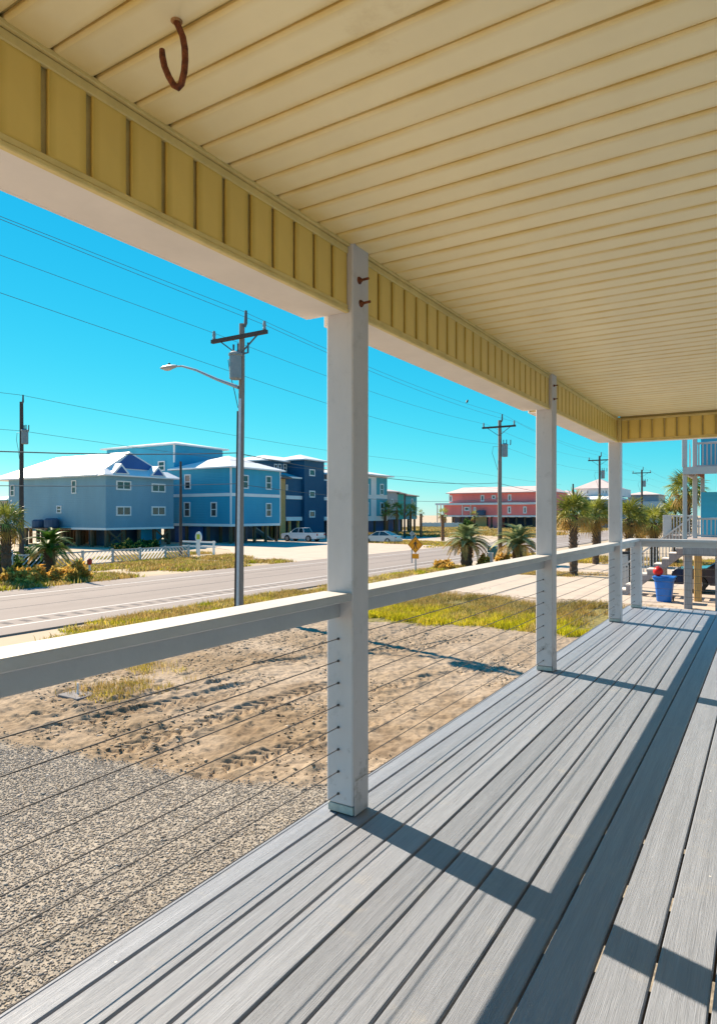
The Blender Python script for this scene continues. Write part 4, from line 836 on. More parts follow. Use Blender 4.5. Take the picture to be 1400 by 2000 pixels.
MB().ball((arm_end.x - 0.38, arm_end.y, arm_end.z - 0.045), 0.14, 1.5, 0.9, 0.45, 12, 6).build('lens', M['white'], lh, smooth=True)
MB().lathe((arm_end.x - 0.3, arm_end.y, arm_end.z + 0.08), [(0.045, 0), (0.045, 0.07), (0.03, 0.08)], 8).build('photocell', M['black'], lh)
pole('utility_pole', 'second wooden utility pole along the near roadside, with crossarm, seen before the middle post', -15.8, 43.8, 9.95, 0.17, 'pole', tf='x', arm=2.4)
pole('utility_pole', 'third utility pole, between the middle and corner posts', -16.1, 77, 10.0, 0.16, 'pole_dark', tf='x', arm=2.4)
pole('utility_pole', 'smallest crossarmed utility pole, right of the corner post', -16.0, 105.5, 10.1, 0.18, 'pole_dark', tf='x', arm=2.6)
q1 = on_ground(42, 1112); pole('utility_pole', 'dark utility pole at the left edge before the grey-blue house', q1.x, q1.y, 10.4, 0.16, 'pole_dark', arm=0, tf='x', tf_z=at_d(60, 868, 40.7).z)
q2 = on_ground(353, 1089); pole('service_pole', 'short dark pole at the end of the lattice fence', q2.x, q2.y, 7.6, 0.13, 'pole_dark', arm=0, tf=None, top_pin=False)
q3 = on_ground(790, 1050); pole('service_pole', 'thin distant pole before the green and grey house', q3.x, q3.y, 6.5, 0.16, 'pole_dark', arm=0, tf=None, top_pin=False)
q4 = on_ground(1119, 1040); pole('service_pole', 'distant dark pole poking up behind the cabbage palm', at_d(1119, 0, 120).x, at_d(1119, 0, 120).y, at_d(1119, 945, 120).z, 0.2, 'pole_dark', arm=0, tf=None, top_pin=False)
def wire(label, pts, sag, r=0.011, name='power_line', m='wire'):
    b_ = MB()
    P = []
    for (a, b), s_ in zip(zip(pts[:-1], pts[1:]), sag):
        a = Vector(a); b = Vector(b)
        for k in range(0 if not P else 1, 15): f = k / 14; p = a.lerp(b, f); p.z -= s_ * 4 * f * (1 - f); P.append(p)
    b_.tube(P, r, 5); return tag(b_.build(name, M[m], base=P[0]), label, 'cable', 'overhead lines')
zl = [9.85, 9.95, 10.0, 10.1]; PXs = [(-15.2, 16.7), (-15.8, 43.8), (-16.1, 77), (-16.0, 105.5)]; start = (-14.7, -14, 9.8)
def line(label, dx, dz, sags, r, z0=None, dzs=None):
    pts = [(start[0] + dx, start[1], (z0 if z0 is not None else 9.8 + dz))] + [(a + dx, b, zl[i] + (dzs[i] if dzs else dz)) for i, (a, b) in enumerate(PXs)] + [(-16 + dx, 150, 10 + dz)]
    return wire(label, pts, sags, r)
line('topmost power line over the near pole tip', 0.17, 0.42, [0.06, 0.3, 0.4, 0.3, 0.4], 0.0065, z0=10.3)
line('power line on the road-side end of the crossarms', -0.98, -0.2, [0.06, 0.3, 0.4, 0.3, 0.4], 0.0065, z0=10.45)
line('power line on the porch-side end of the crossarms', 1.15, -0.2, [0.06, 0.3, 0.4, 0.3, 0.4], 0.0065, z0=10.05)
line('neutral line strung below the crossarms at the transformer', -0.12, -1.65, [0.06, 0.35, 0.4, 0.3, 0.4], 0.0065, z0=9.8)
line('thick dark telephone cable at mid height of the near pole', -0.16, -4.35, [0.8, 0.4, 0.4, 0.3, 0.4], 0.016, z0=5.5)
line('thin lower service cable below the telephone cable', -0.16, -5.4, [0.5, 0.4, 0.4, 0.3, 0.4], 0.010, z0=4.5)
wire('upper far power line crossing the sky over the grey-blue house', [(q1.x, q1.y - 32, 10.7), (q1.x, q1.y, 10.82), (q1.x - 2, q1.y + 55, 10.7), (q1.x - 3, 160, 10.6)], [0.3, 0.4, 0.3], 0.013)
wire('lower far power line passing the left pole transformer', [(q1.x, q1.y - 32, 8.5), (q1.x, q1.y, 8.6), (q1.x - 2, q1.y + 55, 8.5), (q1.x - 3, 160, 8.4)], [0.3, 0.4, 0.3], 0.013)
# bird on the wire
bp = Vector((-15.8 + 0.17, 37.2, 0)); f = (37.2 - 16.7) / 27.1; bp.z = 9.85 + 0.42 + 0.1 * f - 0.3 * 4 * f * (1 - f) + 0.012; bp.x = -15.2 - 0.6 * f + 0.17
bd = thing('bird', 'small dark bird perched on the top power line', 'bird', bp)
b_ = MB(); b_.tube([bp + Vector((0, -0.16, 0.02)), bp + Vector((0, -0.08, 0.06)), bp + Vector((0, 0.0, 0.11)), bp + Vector((0, 0.05, 0.17)), bp + Vector((0, 0.09, 0.22)), bp + Vector((0, 0.13, 0.225)), bp + Vector((0, 0.17, 0.215))], [0.012, 0.03, 0.065, 0.06, 0.042, 0.036, 0.006], 8); b_.build('body', M['black'], bd, smooth=True)

# ================================================================== PALMS AND SHRUBS
M['leaf'] = mat('palm_leaf', (0.17, 0.22, 0.025), 0.45, 0.35, 2.0, rand=0.5, col2=(0.46, 0.46, 0.07), spec=0.5)
M['leaf_dry'] = mat('dry_palm_leaf', (0.42, 0.27, 0.07), 0.7, 0.3, 2.0, rand=0.3)
M['leaf_silver'] = mat('silver_palm_leaf', (0.22, 0.28, 0.12), 0.5, 0.25, 2.0, rand=0.3, col2=(0.38, 0.43, 0.20), spec=0.25)
M['leaf_deep'] = mat('deep_green_leaf', (0.04, 0.12, 0.02), 0.45, 0.3, 2.0, rand=0.3, col2=(0.13, 0.24, 0.03), spec=0.15)
for k_ in ('leaf', 'leaf_dry', 'leaf_silver', 'leaf_deep'): add_transl(M[k_], 0.3)
def fan_frond(name, m, seed, droop):
    r_ = random.Random(seed); b_ = MB(); pl_ = 0.62
    b_.tube([(0, 0, 0), (pl_ * 0.5, 0, 0.03), (pl_, 0, 0.0)], [0.022, 0.016, 0.012], 4)
    n = 18
    for k in range(n):
        a = math.radians(-118 + 236 * k / (n - 1) + r_.uniform(-4, 4)); L = 0.78 * (0.72 + 0.28 * math.cos(a * 0.7)) * r_.uniform(0.85, 1.1)
        ca, sa = math.cos(a), math.sin(a); w = 0.030; fold = 0.025
        def p(t, side, dz=0): return (pl_ + ca * L * t - sa * side, sa * L * t + ca * side, -droop * L * t * t * r_.uniform(0.9, 1.1) + dz - 0.25 * abs(sa) * L * t)
        v = [p(0.03, 0), p(0.5, w), p(0.5, -w), p(0.5, 0, fold), p(0.85, w * 0.4), p(0.85, -w * 0.4), p(1.0, 0, -droop * 0.25)]
        b_.add(v, [(0, 2, 3), (0, 3, 1), (2, 5, 4, 3), (3, 4, 1), (5, 6, 4)])
    o = b_.build(name, m); return o
def feather_frond(name, m, seed, L=1.7, arch=0.9, lw=0.34):
    r_ = random.Random(seed); b_ = MB(); n = 30; R = []
    for i in range(n + 1):
        t = i / n; R.append(Vector((L * (t - 0.18 * arch * t * t * t), 0, L * (0.42 * t * (1 - t) * 1.2 - arch * 0.42 * t * t))))
    b_.tube(R[::3], [0.022 * (1 - 0.8 * i / 10) for i in range(11)], 4)
    for i in range(3, n + 1):
        t = i / n; l = lw * math.sin(math.pi * (0.12 + 0.80 * t)) * r_.uniform(0.85, 1.1); tg = (R[min(i + 1, n)] - R[i - 1]).normalized()
        for s in (-1, 1):
            d = (tg * 0.55 + Vector((0, s * 0.8, 0.25))).normalized(); w = tg * 0.032; c0 = R[i]; e = c0 + d * l + Vector((0, 0, -0.12 * l)); m1 = c0 + d * l * 0.5
            b_.add([c0 - w * 0.5, c0 + w * 0.5, m1 + w, m1 - w, e], [(0, 1, 2, 3), (3, 2, 4)])
    return b_.build(name, m)
lib = {}
for nm, mk in (('g', 'leaf'), ('d', 'leaf_dry'), ('s', 'leaf_silver'), ('k', 'leaf_deep')):
    lib['fan' + nm] = [fan_frond('frond', M[mk], 5 + q, 0.25 + 0.35 * q) for q in (0, 1)] if nm in 'gd' else None
    lib['fea' + nm] = feather_frond('frond', M[mk], 3)
protos = [o for v in lib.values() if v for o in (v if isinstance(v, list) else [v])]
def frond(parent, proto, loc, yaw, pitch, sc, roll=0):
    o = bpy.data.objects.new('frond', proto.data); COL.objects.link(o); o.parent = parent; o.location = Vector(loc) - world_loc(parent)
    o.rotation_euler = (roll, -pitch, yaw); o.scale = (sc,) * 3; return o
def palm_trunk(t, X, Y, z0, h, r, m, bulge=1.2, boots=True, lean=0.0):
    b_ = MB(); n = max(6, int(h / 0.16)); pts = []; rr = []
    for i in range(n + 1):
        f = i / n; pts.append((X + lean * f * f, Y, z0 - 0.2 + (h + 0.2) * f)); rr.append(r * (1.15 - 0.25 * f + (bulge - 0.9) * max(0, f - 0.6)) * (1.10 if i % 2 else 0.93))
    b_.tube(pts, rr, 12); o = b_.build('trunk', m, t, smooth=False)
    if boots:
        k = 0; bm_ = MB()
        for i in range(int(n * 0.45), n):
            for q in range(5):
                a = q * 1.257 + i * 0.7; c_, s__ = math.cos(a), math.sin(a); f = i / n; p = Vector((X + lean * f * f, Y, z0 + h * f)); d = Vector((c_, s__, 0))
                bm_.bar(p + d * rr[i] * 0.7, p + d * (rr[i] + 0.09) + Vector((0, 0, 0.16)), 0.07, 0.03)
        tag(bm_.build('leaf_boots', m, t), kind='stuff')
    return Vector((X + lean, Y, z0 + h))
def fan_palm(label, X, Y, h, sc, seed, nf=30, r=0.14, dead=6, m='trunk', z0=GZ, young=False, name='cabbage_palm', grp='fan palms'):
    r_ = random.Random(seed); t = thing(name, label, 'palm tree', (X, Y, z0), grp); top = palm_trunk(t, X, Y, z0, h, r, M[m], boots=not young)
    for k in range(nf):
        f = k / max(1, nf - 1); pitch = math.radians(82 - 118 * f ** 1.1 + r_.uniform(-10, 10)); yaw = k * 2.39996 + r_.uniform(-0.3, 0.3)
        d = k >= nf - dead
        frond(t, lib['fand' if d else 'fang'][1 if f > 0.45 else 0], top + Vector((0, 0, 0.12 - 0.25 * f)), yaw, pitch, sc * r_.uniform(0.85, 1.1), r_.uniform(-0.4, 0.4))
    return t
def feather_palm(label, X, Y, h, sc, seed, nf=34, r=0.24, green='s', dead=7, z0=GZ, grp='feather palms'):
    r_ = random.Random(seed); t = thing('date_palm', label, 'palm tree', (X, Y, z0), grp); top = palm_trunk(t, X, Y, z0, h, r, M['trunk'], 1.35)
    for k in range(nf):
        f = k / (nf - 1); pitch = math.radians(84 - 92 * f + r_.uniform(-8, 8)); yaw = k * 2.39996 + r_.uniform(-0.25, 0.25)
        frond(t, lib['fead' if k >= nf - dead else 'fea' + green], top + Vector((0, 0, 0.05 - 0.15 * f)), yaw, pitch, sc * r_.uniform(0.85, 1.1), r_.uniform(-0.3, 0.3))
    return t
def gp(px, py): return on_ground(px, py, GZ)
a = gp(97, 1126); feather_palm('squat dark green date palm left of the fence, by the road', a.x, a.y, 1.5, 0.88, 1, 48, 0.28, 'k', 4)
a = gp(12, 1138); fan_palm('cabbage palm cut off by the left edge of the picture', a.x, a.y, 3.0, 0.85, 2, 28, 0.24, 6)
a = gp(911, 1107); feather_palm('silvery date palm with arching fronds left of the second pole', a.x, a.y, 1.45, 1.0, 3, 64, 0.36, 's', 16)
a = gp(1010, 1104); feather_palm('silvery date palm half hidden by the middle post, right of the second pole', a.x, a.y, 1.3, 1.1, 4, 60, 0.32, 's', 14)
a = gp(1120, 1124); fan_palm('full cabbage palm with shaggy skirt just right of the middle post', a.x, a.y, 3.45, 0.98, 5, 36, 0.20, 11)
a = at_d(1163, 0, 45); fan_palm('cabbage palm behind and right of the shaggy one', a.x, a.y, 3.35, 1.05, 6, 34, 0.20, 11)
a = at_d(1229, 0, 38); fan_palm('cabbage palm just right of the corner post', a.x, a.y, 3.2, 0.95, 7, 34, 0.22, 10)
a = at_d(1248, 0, 47); fan_palm('cabbage palm at the foot of the smallest crossarmed pole', a.x, a.y, 2.8, 0.9, 8, 32, 0.22, 12)
a = at_d(1277, 0, 43); fan_palm('cabbage palm left of the white stair landing', a.x, a.y, 2.9, 1.0, 9, 34, 0.25, 9)
a = at_d(1341, 0, 40); fan_palm('tall cabbage palm behind the white corner column of the neighbouring house', a.x, a.y, 4.9, 1.0, 10, 34, 0.2, 10)
a = at_d(1318, 0, 44); fan_palm('yellowing cabbage palm above the white stair landing', a.x, a.y, 3.3, 1.1, 11, 30, 0.2, 12)
for (px, d, yt, s, lb, nf) in ((752.5, 108, 996, 1.2, 'young cabbage palm nearest to the teal-panelled house', 22), (775, 104, 997, 1.1, 'young cabbage palm before the grey wall of the narrow twin house', 16),
                            (801.5, 104, 998, 1.1, 'young cabbage palm before the teal end of the narrow twin house', 18), (822, 98, 1003, 0.5, 'bare young palm trunk with a tiny tuft left of the white panel fence', 7),
                            (864.5, 85, 1005, 0.75, 'tall young palm trunk before the left end of the red house', 9), (926, 140, 1008, 1.0, 'small young palm before the middle of the red house', 10)):
    a = at_d(px, 0, d); zt2 = at_d(px, yt, d).z; fan_palm(lb, a.x, a.y, zt2 - GZ, s, int(px), nf, 0.20, 2, 'trunk_red', young=True, grp='young palms across the road')
def shrub(name, label, X, Y, rx, rz, pal, seed, n=900, leaf=0.1, z0=GZ, grp=None):
    r2 = np.random.default_rng(seed); u = r2.normal(size=(n, 3)); u /= np.linalg.norm(u, axis=1)[:, None]; rad = r2.uniform(0.55, 1.0, n) ** 0.5; lump = 0.75 + 0.35 * np.sin(u[:, 0] * 5 + seed) * np.cos(u[:, 1] * 4 + seed * 2)
    C = u * (rad * lump)[:, None] * np.array([rx, rx, rz]); C[:, 2] = np.abs(C[:, 2] + rz * 0.15) + 0.02; C += np.array([X, Y, z0])
    a = r2.normal(size=(n, 3)); a /= np.linalg.norm(a, axis=1)[:, None]; b = np.cross(a, r2.normal(size=(n, 3))); b /= np.linalg.norm(b, axis=1)[:, None]
    s = leaf * r2.uniform(0.6, 1.4, n)[:, None]; V = np.stack([C - a * s, C + b * s * 0.35, C + a * s, C - b * s * 0.35], 1).reshape(-1, 3); F = np.arange(n * 4).reshape(n, 4)
    c = np.asarray(pal)[r2.integers(0, len(pal), n)] * r2.uniform(0.6, 1.3, n)[:, None]
    t = thing(name, label, 'shrub', (X, Y, z0), grp)
    raw_mesh('foliage', V, F, M['grass'], np.repeat(c, 4, 0), base=(X, Y, z0), parent=t)
    st_ = MB()
    for q in range(5): st_.tube([(X, Y, z0 - 0.1), (X + rx * 0.5 * math.cos(q * 1.3), Y + rx * 0.5 * math.sin(q * 1.3), z0 + rz * 0.6)], [0.03, 0.01], 5)
    st_.build('stems', M['trunk'], t); return t
BR = [(0.75, 0.48, 0.09), (0.60, 0.33, 0.07), (0.85, 0.60, 0.15), (0.40, 0.26, 0.05)]; DG = [(0.04, 0.10, 0.02), (0.07, 0.14, 0.03), (0.03, 0.06, 0.015)]
for k, (px, py, rx, rz_, lb) in enumerate(((30, 1140, 0.95, 0.75, 'tan ornamental grass mound nearest the left palm trunk'), (70, 1142, 1.0, 0.8, 'tan ornamental grass mound left of the squat date palm'), (120, 1139, 0.9, 0.75, 'dark tan shrub just right of the squat date palm trunk'), (152, 1134, 0.75, 1.0, 'upright golden grass clump before the red-topped marker'))):
    a = gp(px, py); shrub('grass_mound', lb, a.x, a.y, rx, rz_, BR, 60 + k, 1500, 0.16, grp='mounds by the left palms')
a = at_d(0, 0, 37); shrub('hedge_shrub', 'leafy green shrub behind the palm at the left edge', a.x, a.y, 1.5, 1.6, DG + [(0.12, 0.14, 0.03)], 70, 1800, 0.14)
a = at_d(63, 0, 41.5); shrub('hedge_shrub', 'dark green bush between the left pole and the squat date palm', a.x, a.y, 1.1, 1.6, DG, 71, 1500, 0.14)
a = at_d(914, 0, 140); shrub('round_shrub', 'round dark green shrub before the red house', a.x, a.y, 2.2, 2.4, DG, 72, 1800, 0.28)
a = gp(868, 1112); shrub('grass_mound', 'reddish dry shrub behind the rail left of the silvery date palm', a.x, a.y, 0.9, 0.55, BR, 73, 1400, 0.12)
a = gp(944, 1108); shrub('grass_mound', 'golden grass clump left of the white utility box', a.x, a.y, 0.45, 0.8, BR, 74, 900, 0.16)
a = gp(984, 1106); shrub('grass_mound', 'golden grass clump right of the second pole foot', a.x, a.y, 0.6, 0.9, BR, 75, 900, 0.16)
for k, (px, d, lb) in enumerate(((250, 64, 'low bush under the left part of the grey-blue house front'), (288, 67, 'low bush under the right part of the grey-blue house front'))):
    a = at_d(px, 0, d); shrub('hedge_shrub', lb, a.x, a.y, 1.6, 0.9, DG + BR[:1], 80 + k, 900, 0.2)
for o in protos: bpy.data.objects.remove(o)

# ================================================================== VEHICLES
M['car_silver'] = mat('silver_car_paint', (0.55, 0.57, 0.60), 0.25, 0.03, 1, metal=0.3, coat=0.6)
M['car_white'] = mat('white_car_paint', (0.74, 0.75, 0.78), 0.3, 0.03, 1, coat=0.6)
M['car_navy'] = mat('navy_car_paint', (0.015, 0.02, 0.05), 0.25, 0.05, 1, coat=0.6)
M['tail_red'] = mat('tail_lamp', (0.35, 0.02, 0.02), 0.3, 0.1, 2); M['rim'] = mat('wheel_rim', (0.45, 0.45, 0.47), 0.35, 0.1, 4, metal=0.6)
def bevel_obj(o, w, seg=2):
    bm = bmesh.new(); bm.from_mesh(o.data); bmesh.ops.bevel(bm, geom=bm.edges[:], offset=w, segments=seg, affect='EDGES', clamp_overlap=True); bm.to_mesh(o.data); bm.free()
    o.data.polygons.foreach_set('use_smooth', [True] * len(o.data.polygons)); o.data.set_sharp_from_angle(angle=math.radians(35)); return o
def vehicle(name, label, cat, X, Y, z0, m, kind):
    """front toward -X, X is the front bumper"""
    t = thing(name, label, cat, (X, Y, z0)); L, W = (4.8, 1.8) if kind == 'sedan' else (5.6, 1.95)
    def P(pts): return [(X + u, z0 + w) for u, w in pts]
    def arch(c, r, zb, n=7): return [(c - r * math.cos(math.pi * i / n), zb + r * 0.98 * math.sin(math.pi * i / n)) for i in range(n + 1)]
    if kind == 'sedan':
        wheels, wr = (0.92, 3.72), 0.33; low = 0.24
        out = [(0.05, low)] + arch(0.92, 0.39, low) + arch(3.72, 0.39, low) + [(4.74, low), (4.8, 0.6), (4.72, 0.93), (4.0, 0.98), (3.0, 0.95), (1.55, 0.93), (1.2, 0.92), (0.25, 0.74), (0.0, 0.58)]
        cab = [(1.25, 0.92), (2.0, 1.40), (2.5, 1.455), (3.1, 1.44), (4.15, 0.98)]; tw = 0.58
    else:
        wheels, wr = (0.98, 4.35), 0.40; low = 0.36
        out = [(0.05, low)] + arch(0.98, 0.47, low) + arch(4.35, 0.47, low) + [(5.55, low), (5.6, 0.62), (5.58, 1.13), (3.6, 1.13), (1.6, 1.12), (1.35, 1.10), (0.15, 1.0), (0.0, 0.85)]
        cab = [(1.4, 1.10), (2.15, 1.66), (2.6, 1.72), (3.35, 1.70), (3.62, 1.13)]; tw = 0.68
    b_ = MB(); b_.prism(P(out), 'y', Y - W / 2, Y + W / 2); body = bevel_obj(b_.build('body', m, t), 0.035)
    n = len(cab); vs = []
    for s in (-1, 1):
        for (u, w) in cab: f = (w - cab[0][1]) / (cab[2][1] - cab[0][1]); vs.append((X + u, Y + s * (W / 2 * 0.93 * (1 - f) + tw * f), z0 + w))
    g_ = MB(); g_.add(vs, [tuple(range(n)), tuple(range(2 * n - 1, n - 1, -1))] + [(i, n + i, n + (i + 1) % n, (i + 1) % n) for i in range(n)]); g_.build('glasshouse', M['glass'], t)
    r_ = MB()   # roof skin and pillars
    mid_i = 2
    V = [Vector(v) for v in vs]
    roof_pts = [1, 2, 3]
    for i in range(2): q = [V[roof_pts[i]], V[roof_pts[i + 1]], V[n + roof_pts[i + 1]], V[n + roof_pts[i]]]; up = Vector((0, 0, 0.012)); r_.add([p_ + up * (0 if k < 0 else 1) for k, p_ in enumerate(q)] + [p_ - up for p_ in q], [(0, 1, 2, 3), (7, 6, 5, 4), (0, 4, 5, 1), (1, 5, 6, 2), (2, 6, 7, 3), (3, 7, 4, 0)])
    for k in (0, n):
        out_ = Vector((0, -0.008 if k == 0 else 0.008, 0))
        for a_, c_ in ((0, 1), (3, 4)): r_.bar(V[k + a_] + out_, V[k + c_] + out_, 0.07, 0.05)
        r_.bar(V[k + 1] + out_, V[k + 2] + out_, 0.05, 0.06); r_.bar(V[k + 2] + out_, V[k + 3] + out_, 0.05, 0.06)
        um = (cab[1][0] + cab[3][0]) / 2; r_.bar(Vector((X + um, V[k].y, z0 + cab[0][1])) + out_, Vector((X + um, V[k + 2].y, z0 + cab[2][1])) + out_, 0.07, 0.05, up=(1, 0, 0))
    r_.build('roof', m, t)
    for wx in wheels:
        for s in (-1, 1):
            c = Vector((X + wx, Y + s * (W / 2 - 0.10), z0 + wr)); w_ = MB(); w_.tube([c + Vector((0, -0.11, 0)), c + Vector((0, 0.11, 0))], wr, 20); wh = w_.build('wheel', M['black'], t, smooth=True)
            MB().tube([c + Vector((0, s * 0.10, 0)), c + Vector((0, s * 0.118, 0))], wr * 0.62, 14).build('rim', M['rim'], wh, smooth=True)
    for s in (-1, 1):
        MB().bbox(X + L - 0.06, X + L + 0.012, Y + s * (W / 2 - 0.2) - 0.13, Y + s * (W / 2 - 0.2) + 0.13, z0 + (0.68 if kind == 'sedan' else 0.78), z0 + (0.82 if kind == 'sedan' else 1.05), 0.01).build('tail_light', M['tail_red'], t)
        MB().bbox(X - 0.005, X + 0.2, Y + s * (W / 2 - 0.28) - 0.16, Y + s * (W / 2 - 0.28) + 0.16, z0 + (0.58 if kind == 'sedan' else 0.78), z0 + (0.69 if kind == 'sedan' else 0.94), 0.02).build('headlight', M['trim'], t)
        MB().bbox(X + cab[0][0] + 0.25, X + cab[0][0] + 0.40, Y + s * (W / 2 + 0.09) - 0.08, Y + s * (W / 2 + 0.09) + 0.08, z0 + cab[0][1] + 0.02, z0 + cab[0][1] + 0.15, 0.02).build('mirror', m, t)
    MB().bbox(X + L - 0.02, X + L + 0.06, Y - W / 2 + 0.06, Y + W / 2 - 0.06, z0 + low + 0.02, z0 + low + 0.18, 0.02).build('bumper', M['rim'] if kind != 'sedan' else m, t)
    if kind != 'sedan':
        for s in (-1, 1): MB().box(X + 3.68, X + 5.5, Y + s * (W / 2 - 0.1) - 0.06, Y + s * (W / 2 - 0.1) + 0.06, z0 + 1.132, z0 + 1.16).build('bed_rail', M['black'], t)
        MB().box(X + 3.7, X + 5.5, Y - W / 2 + 0.17, Y + W / 2 - 0.17, z0 + 1.128, z0 + 1.136).build('bed_liner', M['black'], t)
    return t
vehicle('parked_sedan', 'silver sedan parked across the road right of the nearest post', 'car', -42.0, 68.6, GZ, M['car_silver'], 'sedan')
vehicle('parked_pickup', 'white pickup truck parked before the dark navy house', 'truck', -53.0, 67.0, -0.01, M['car_white'], 'pickup')
vehicle('parked_pickup', 'dark navy pickup parked under the neighbouring raised deck', 'truck', -3.6, 32.6, 0.0, M['car_navy'], 'pickup').rotation_euler = (0, 0, 0)

# ================================================================== SIGNS AND ROADSIDE THINGS
M['sign_yellow'] = mat('sign_yellow', (0.95, 0.32, 0.0), 0.5, 0.06, 4)
sgn = on_ground(811, 1118); SX, SY = sgn.x, sgn.y
tS = thing('crossing_sign', 'yellow diamond pedestrian crossing sign on a thin post by the road', 'sign', (SX, SY, GZ))
MB().box(SX - 0.03, SX + 0.03, SY + 0.012, SY + 0.062, GZ - 0.3, at_y(811, 1045, SY).z).build('post', M['galv'], tS)
zc = at_y(811, 1064, SY).z; hw_ = 0.50
dm_ = MB(); dm_.prism([(SX, zc - hw_), (SX + hw_, zc), (SX, zc + hw_), (SX - hw_, zc)], 'y', SY - 0.004, SY + 0.01); plate = dm_.build('diamond_plate', M['sign_yellow'], tS)
def border(h, w): 
    o_ = [(0, -h), (h, 0), (0, h), (-h, 0)]; i_ = [(0, -h + w), (h - w, 0), (0, h - w), (-h + w, 0)]; b = MB()
    b.add([(SX + u, SY - 0.0065, zc + v) for u, v in o_ + i_], [(k, (k + 1) % 4, 4 + (k + 1) % 4, 4 + k) for k in range(4)]); return b
border(0.46, 0.025).build('border', M['black'], plate)
w_ = MB(); y_ = SY - 0.0075      # walking figure
def fig(pts): w_.add([(SX + u, y_, zc + v) for u, v in pts], [tuple(range(len(pts)))])
fig([(0.02 + 0.045 * math.cos(k * 0.628), 0.225 + 0.045 * math.sin(k * 0.628)) for k in range(10)])
fig([(-0.045, 0.165), (0.05, 0.165), (0.055, -0.02), (-0.05, -0.02)]); fig([(-0.05, -0.022), (0.005, -0.022), (-0.075, -0.25), (-0.125, -0.25)]); fig([(0.007, -0.022), (0.056, -0.022), (0.13, -0.25), (0.08, -0.25)])
fig([(-0.047, 0.16), (-0.047, 0.10), (-0.125, 0.0), (-0.15, 0.03)]); fig([(0.052, 0.16), (0.055, 0.09), (0.125, 0.02), (0.145, 0.055)])
w_.build('walking_figure', M['black'], plate)
zp = at_y(811, 1086.5, SY).z; MB().box(SX - 0.22, SX + 0.22, SY - 0.004, SY + 0.01, zp - 0.14, zp + 0.14).build('lower_plaque', M['sign_yellow'], tS)
zq = at_y(811, 1049, SY).z
b2 = at_d(804.5, 1043, 46); tS2 = thing('sign_back', 'grey unpainted back of a diamond sign behind the yellow crossing sign', 'sign', (b2.x, b2.y, GZ)); 
MB().prism([(b2.x, b2.z - 0.2), (b2.x + 0.24, b2.z + 0.02), (b2.x, b2.z + 0.24), (b2.x - 0.24, b2.z + 0.02)], 'y', b2.y, b2.y + 0.012).build('plate', M['galv'], tS2); MB().box(b2.x - 0.03, b2.x + 0.03, b2.y - 0.05, b2.y - 0.002, GZ - 0.3, b2.z + 0.2).build('post', M['galv'], tS2)
def ped(name, label, cat, X, Y, w, h, m, cap=None, post=None):
    t = thing(name, label, cat, (X, Y, GZ)); z0 = GZ
    if post: MB().bbox(X - 0.09, X + 0.09, Y - 0.07, Y + 0.07, GZ - 0.2, GZ + post, 0.01).build('stem', m, t); z0 = GZ + post + 0.001
    MB().bbox(X - w / 2, X + w / 2, Y - w / 2.4, Y + w / 2.4, z0, z0 + h, 0.02).build('cabinet', m, t)
    if cap: MB().bbox(X - w / 2 - 0.02, X + w / 2 + 0.02, Y - w / 2.4 - 0.02, Y + w / 2.4 + 0.02, z0 + h + 0.001, z0 + h + 0.05, 0.01).build('lid', cap, t)
    return t
M['pale_blue'] = mat('pale_blue_enamel', (0.45, 0.60, 0.72), 0.5, 0.06, 4); M['green_box'] = mat('green_enamel', (0.03, 0.12, 0.12), 0.5, 0.1, 4)
a = gp(18, 1131); ped('utility_pedestal', 'pale blue utility box on a stem by the left palm', 'utility box', a.x, a.y, 0.33, 0.75, M['pale_blue'], M['pale_blue'], 0.75)
a = gp(957, 1106); ped('utility_box', 'small white utility box at the foot of the second pole', 'utility box', a.x, a.y, 0.35, 0.85, M['trim'], M['trim'])
a = at_d(966, 0, 50); ped('utility_box', 'dark green utility box beyond the second pole', 'utility box', a.x, a.y, 0.9, 1.0, M['green_box'], M['green_box'])
a = gp(175, 1126); tk = thing('marker_stake', 'short white roadside marker stake with a red top', 'marker', (a.x, a.y, GZ)); MB().lathe((a.x, a.y, GZ - 0.1), [(0.06, 0), (0.06, 0.75)], 8).build('stem', M['trim'], tk); M['marker_red'] = mat('marker_red', (0.5, 0.04, 0.02), 0.5, 0.1, 5); MB().lathe((a.x, a.y, GZ + 0.651), [(0.07, 0), (0.14, 0.1), (0.14, 0.28), (0.06, 0.36)], 10).build('cap', M['marker_red'], tk)
a = gp(388, 1085); ts = thing('driveway_sign', 'white rounded sign with a yellow patch at the driveway end', 'sign', (a.x, a.y, GZ))
MB().bbox(a.x - 0.12, a.x + 0.12, a.y - 0.06, a.y + 0.06, GZ - 0.2, 1.05, 0.01).build('post', M['trim'], ts)
zz = 1.5; pb = MB(); pb.prism([(a.x + 0.36 * math.cos(k * math.pi / 8), zz + 0.46 * math.sin(k * math.pi / 8)) for k in range(16)], 'y', a.y - 0.05, a.y + 0.05); pb.build('board', M['trim'], ts)
M['sign_lime'] = mat('lime_patch', (0.45, 0.50, 0.03), 0.5, 0.05, 4); MB().box(a.x - 0.2, a.x + 0.2, a.y - 0.056, a.y - 0.0505, zz - 0.2, zz + 0.24).build('patch', M['sign_lime'], ts)
a = gp(352, 1087); rl = thing('rail_fence', 'two-rail white fence behind the rounded white sign', 'fence', (-40.5, 39.5, GZ))
for zz in (0.55, 0.95): MB().box(-44.0, -40.0, 40.9, 41.0, zz, zz + 0.14).build('rail', M['trim'], rl)
for xx in (-44, -42, -40.05): MB().box(xx - 0.07, xx + 0.07, 40.76, 40.898, GZ - 0.2, 1.15).build('fence_post', M['trim'], rl)
M['lid_grey'] = mat('lid_concrete', (0.20, 0.19, 0.19), 0.9, 0.2, 8)
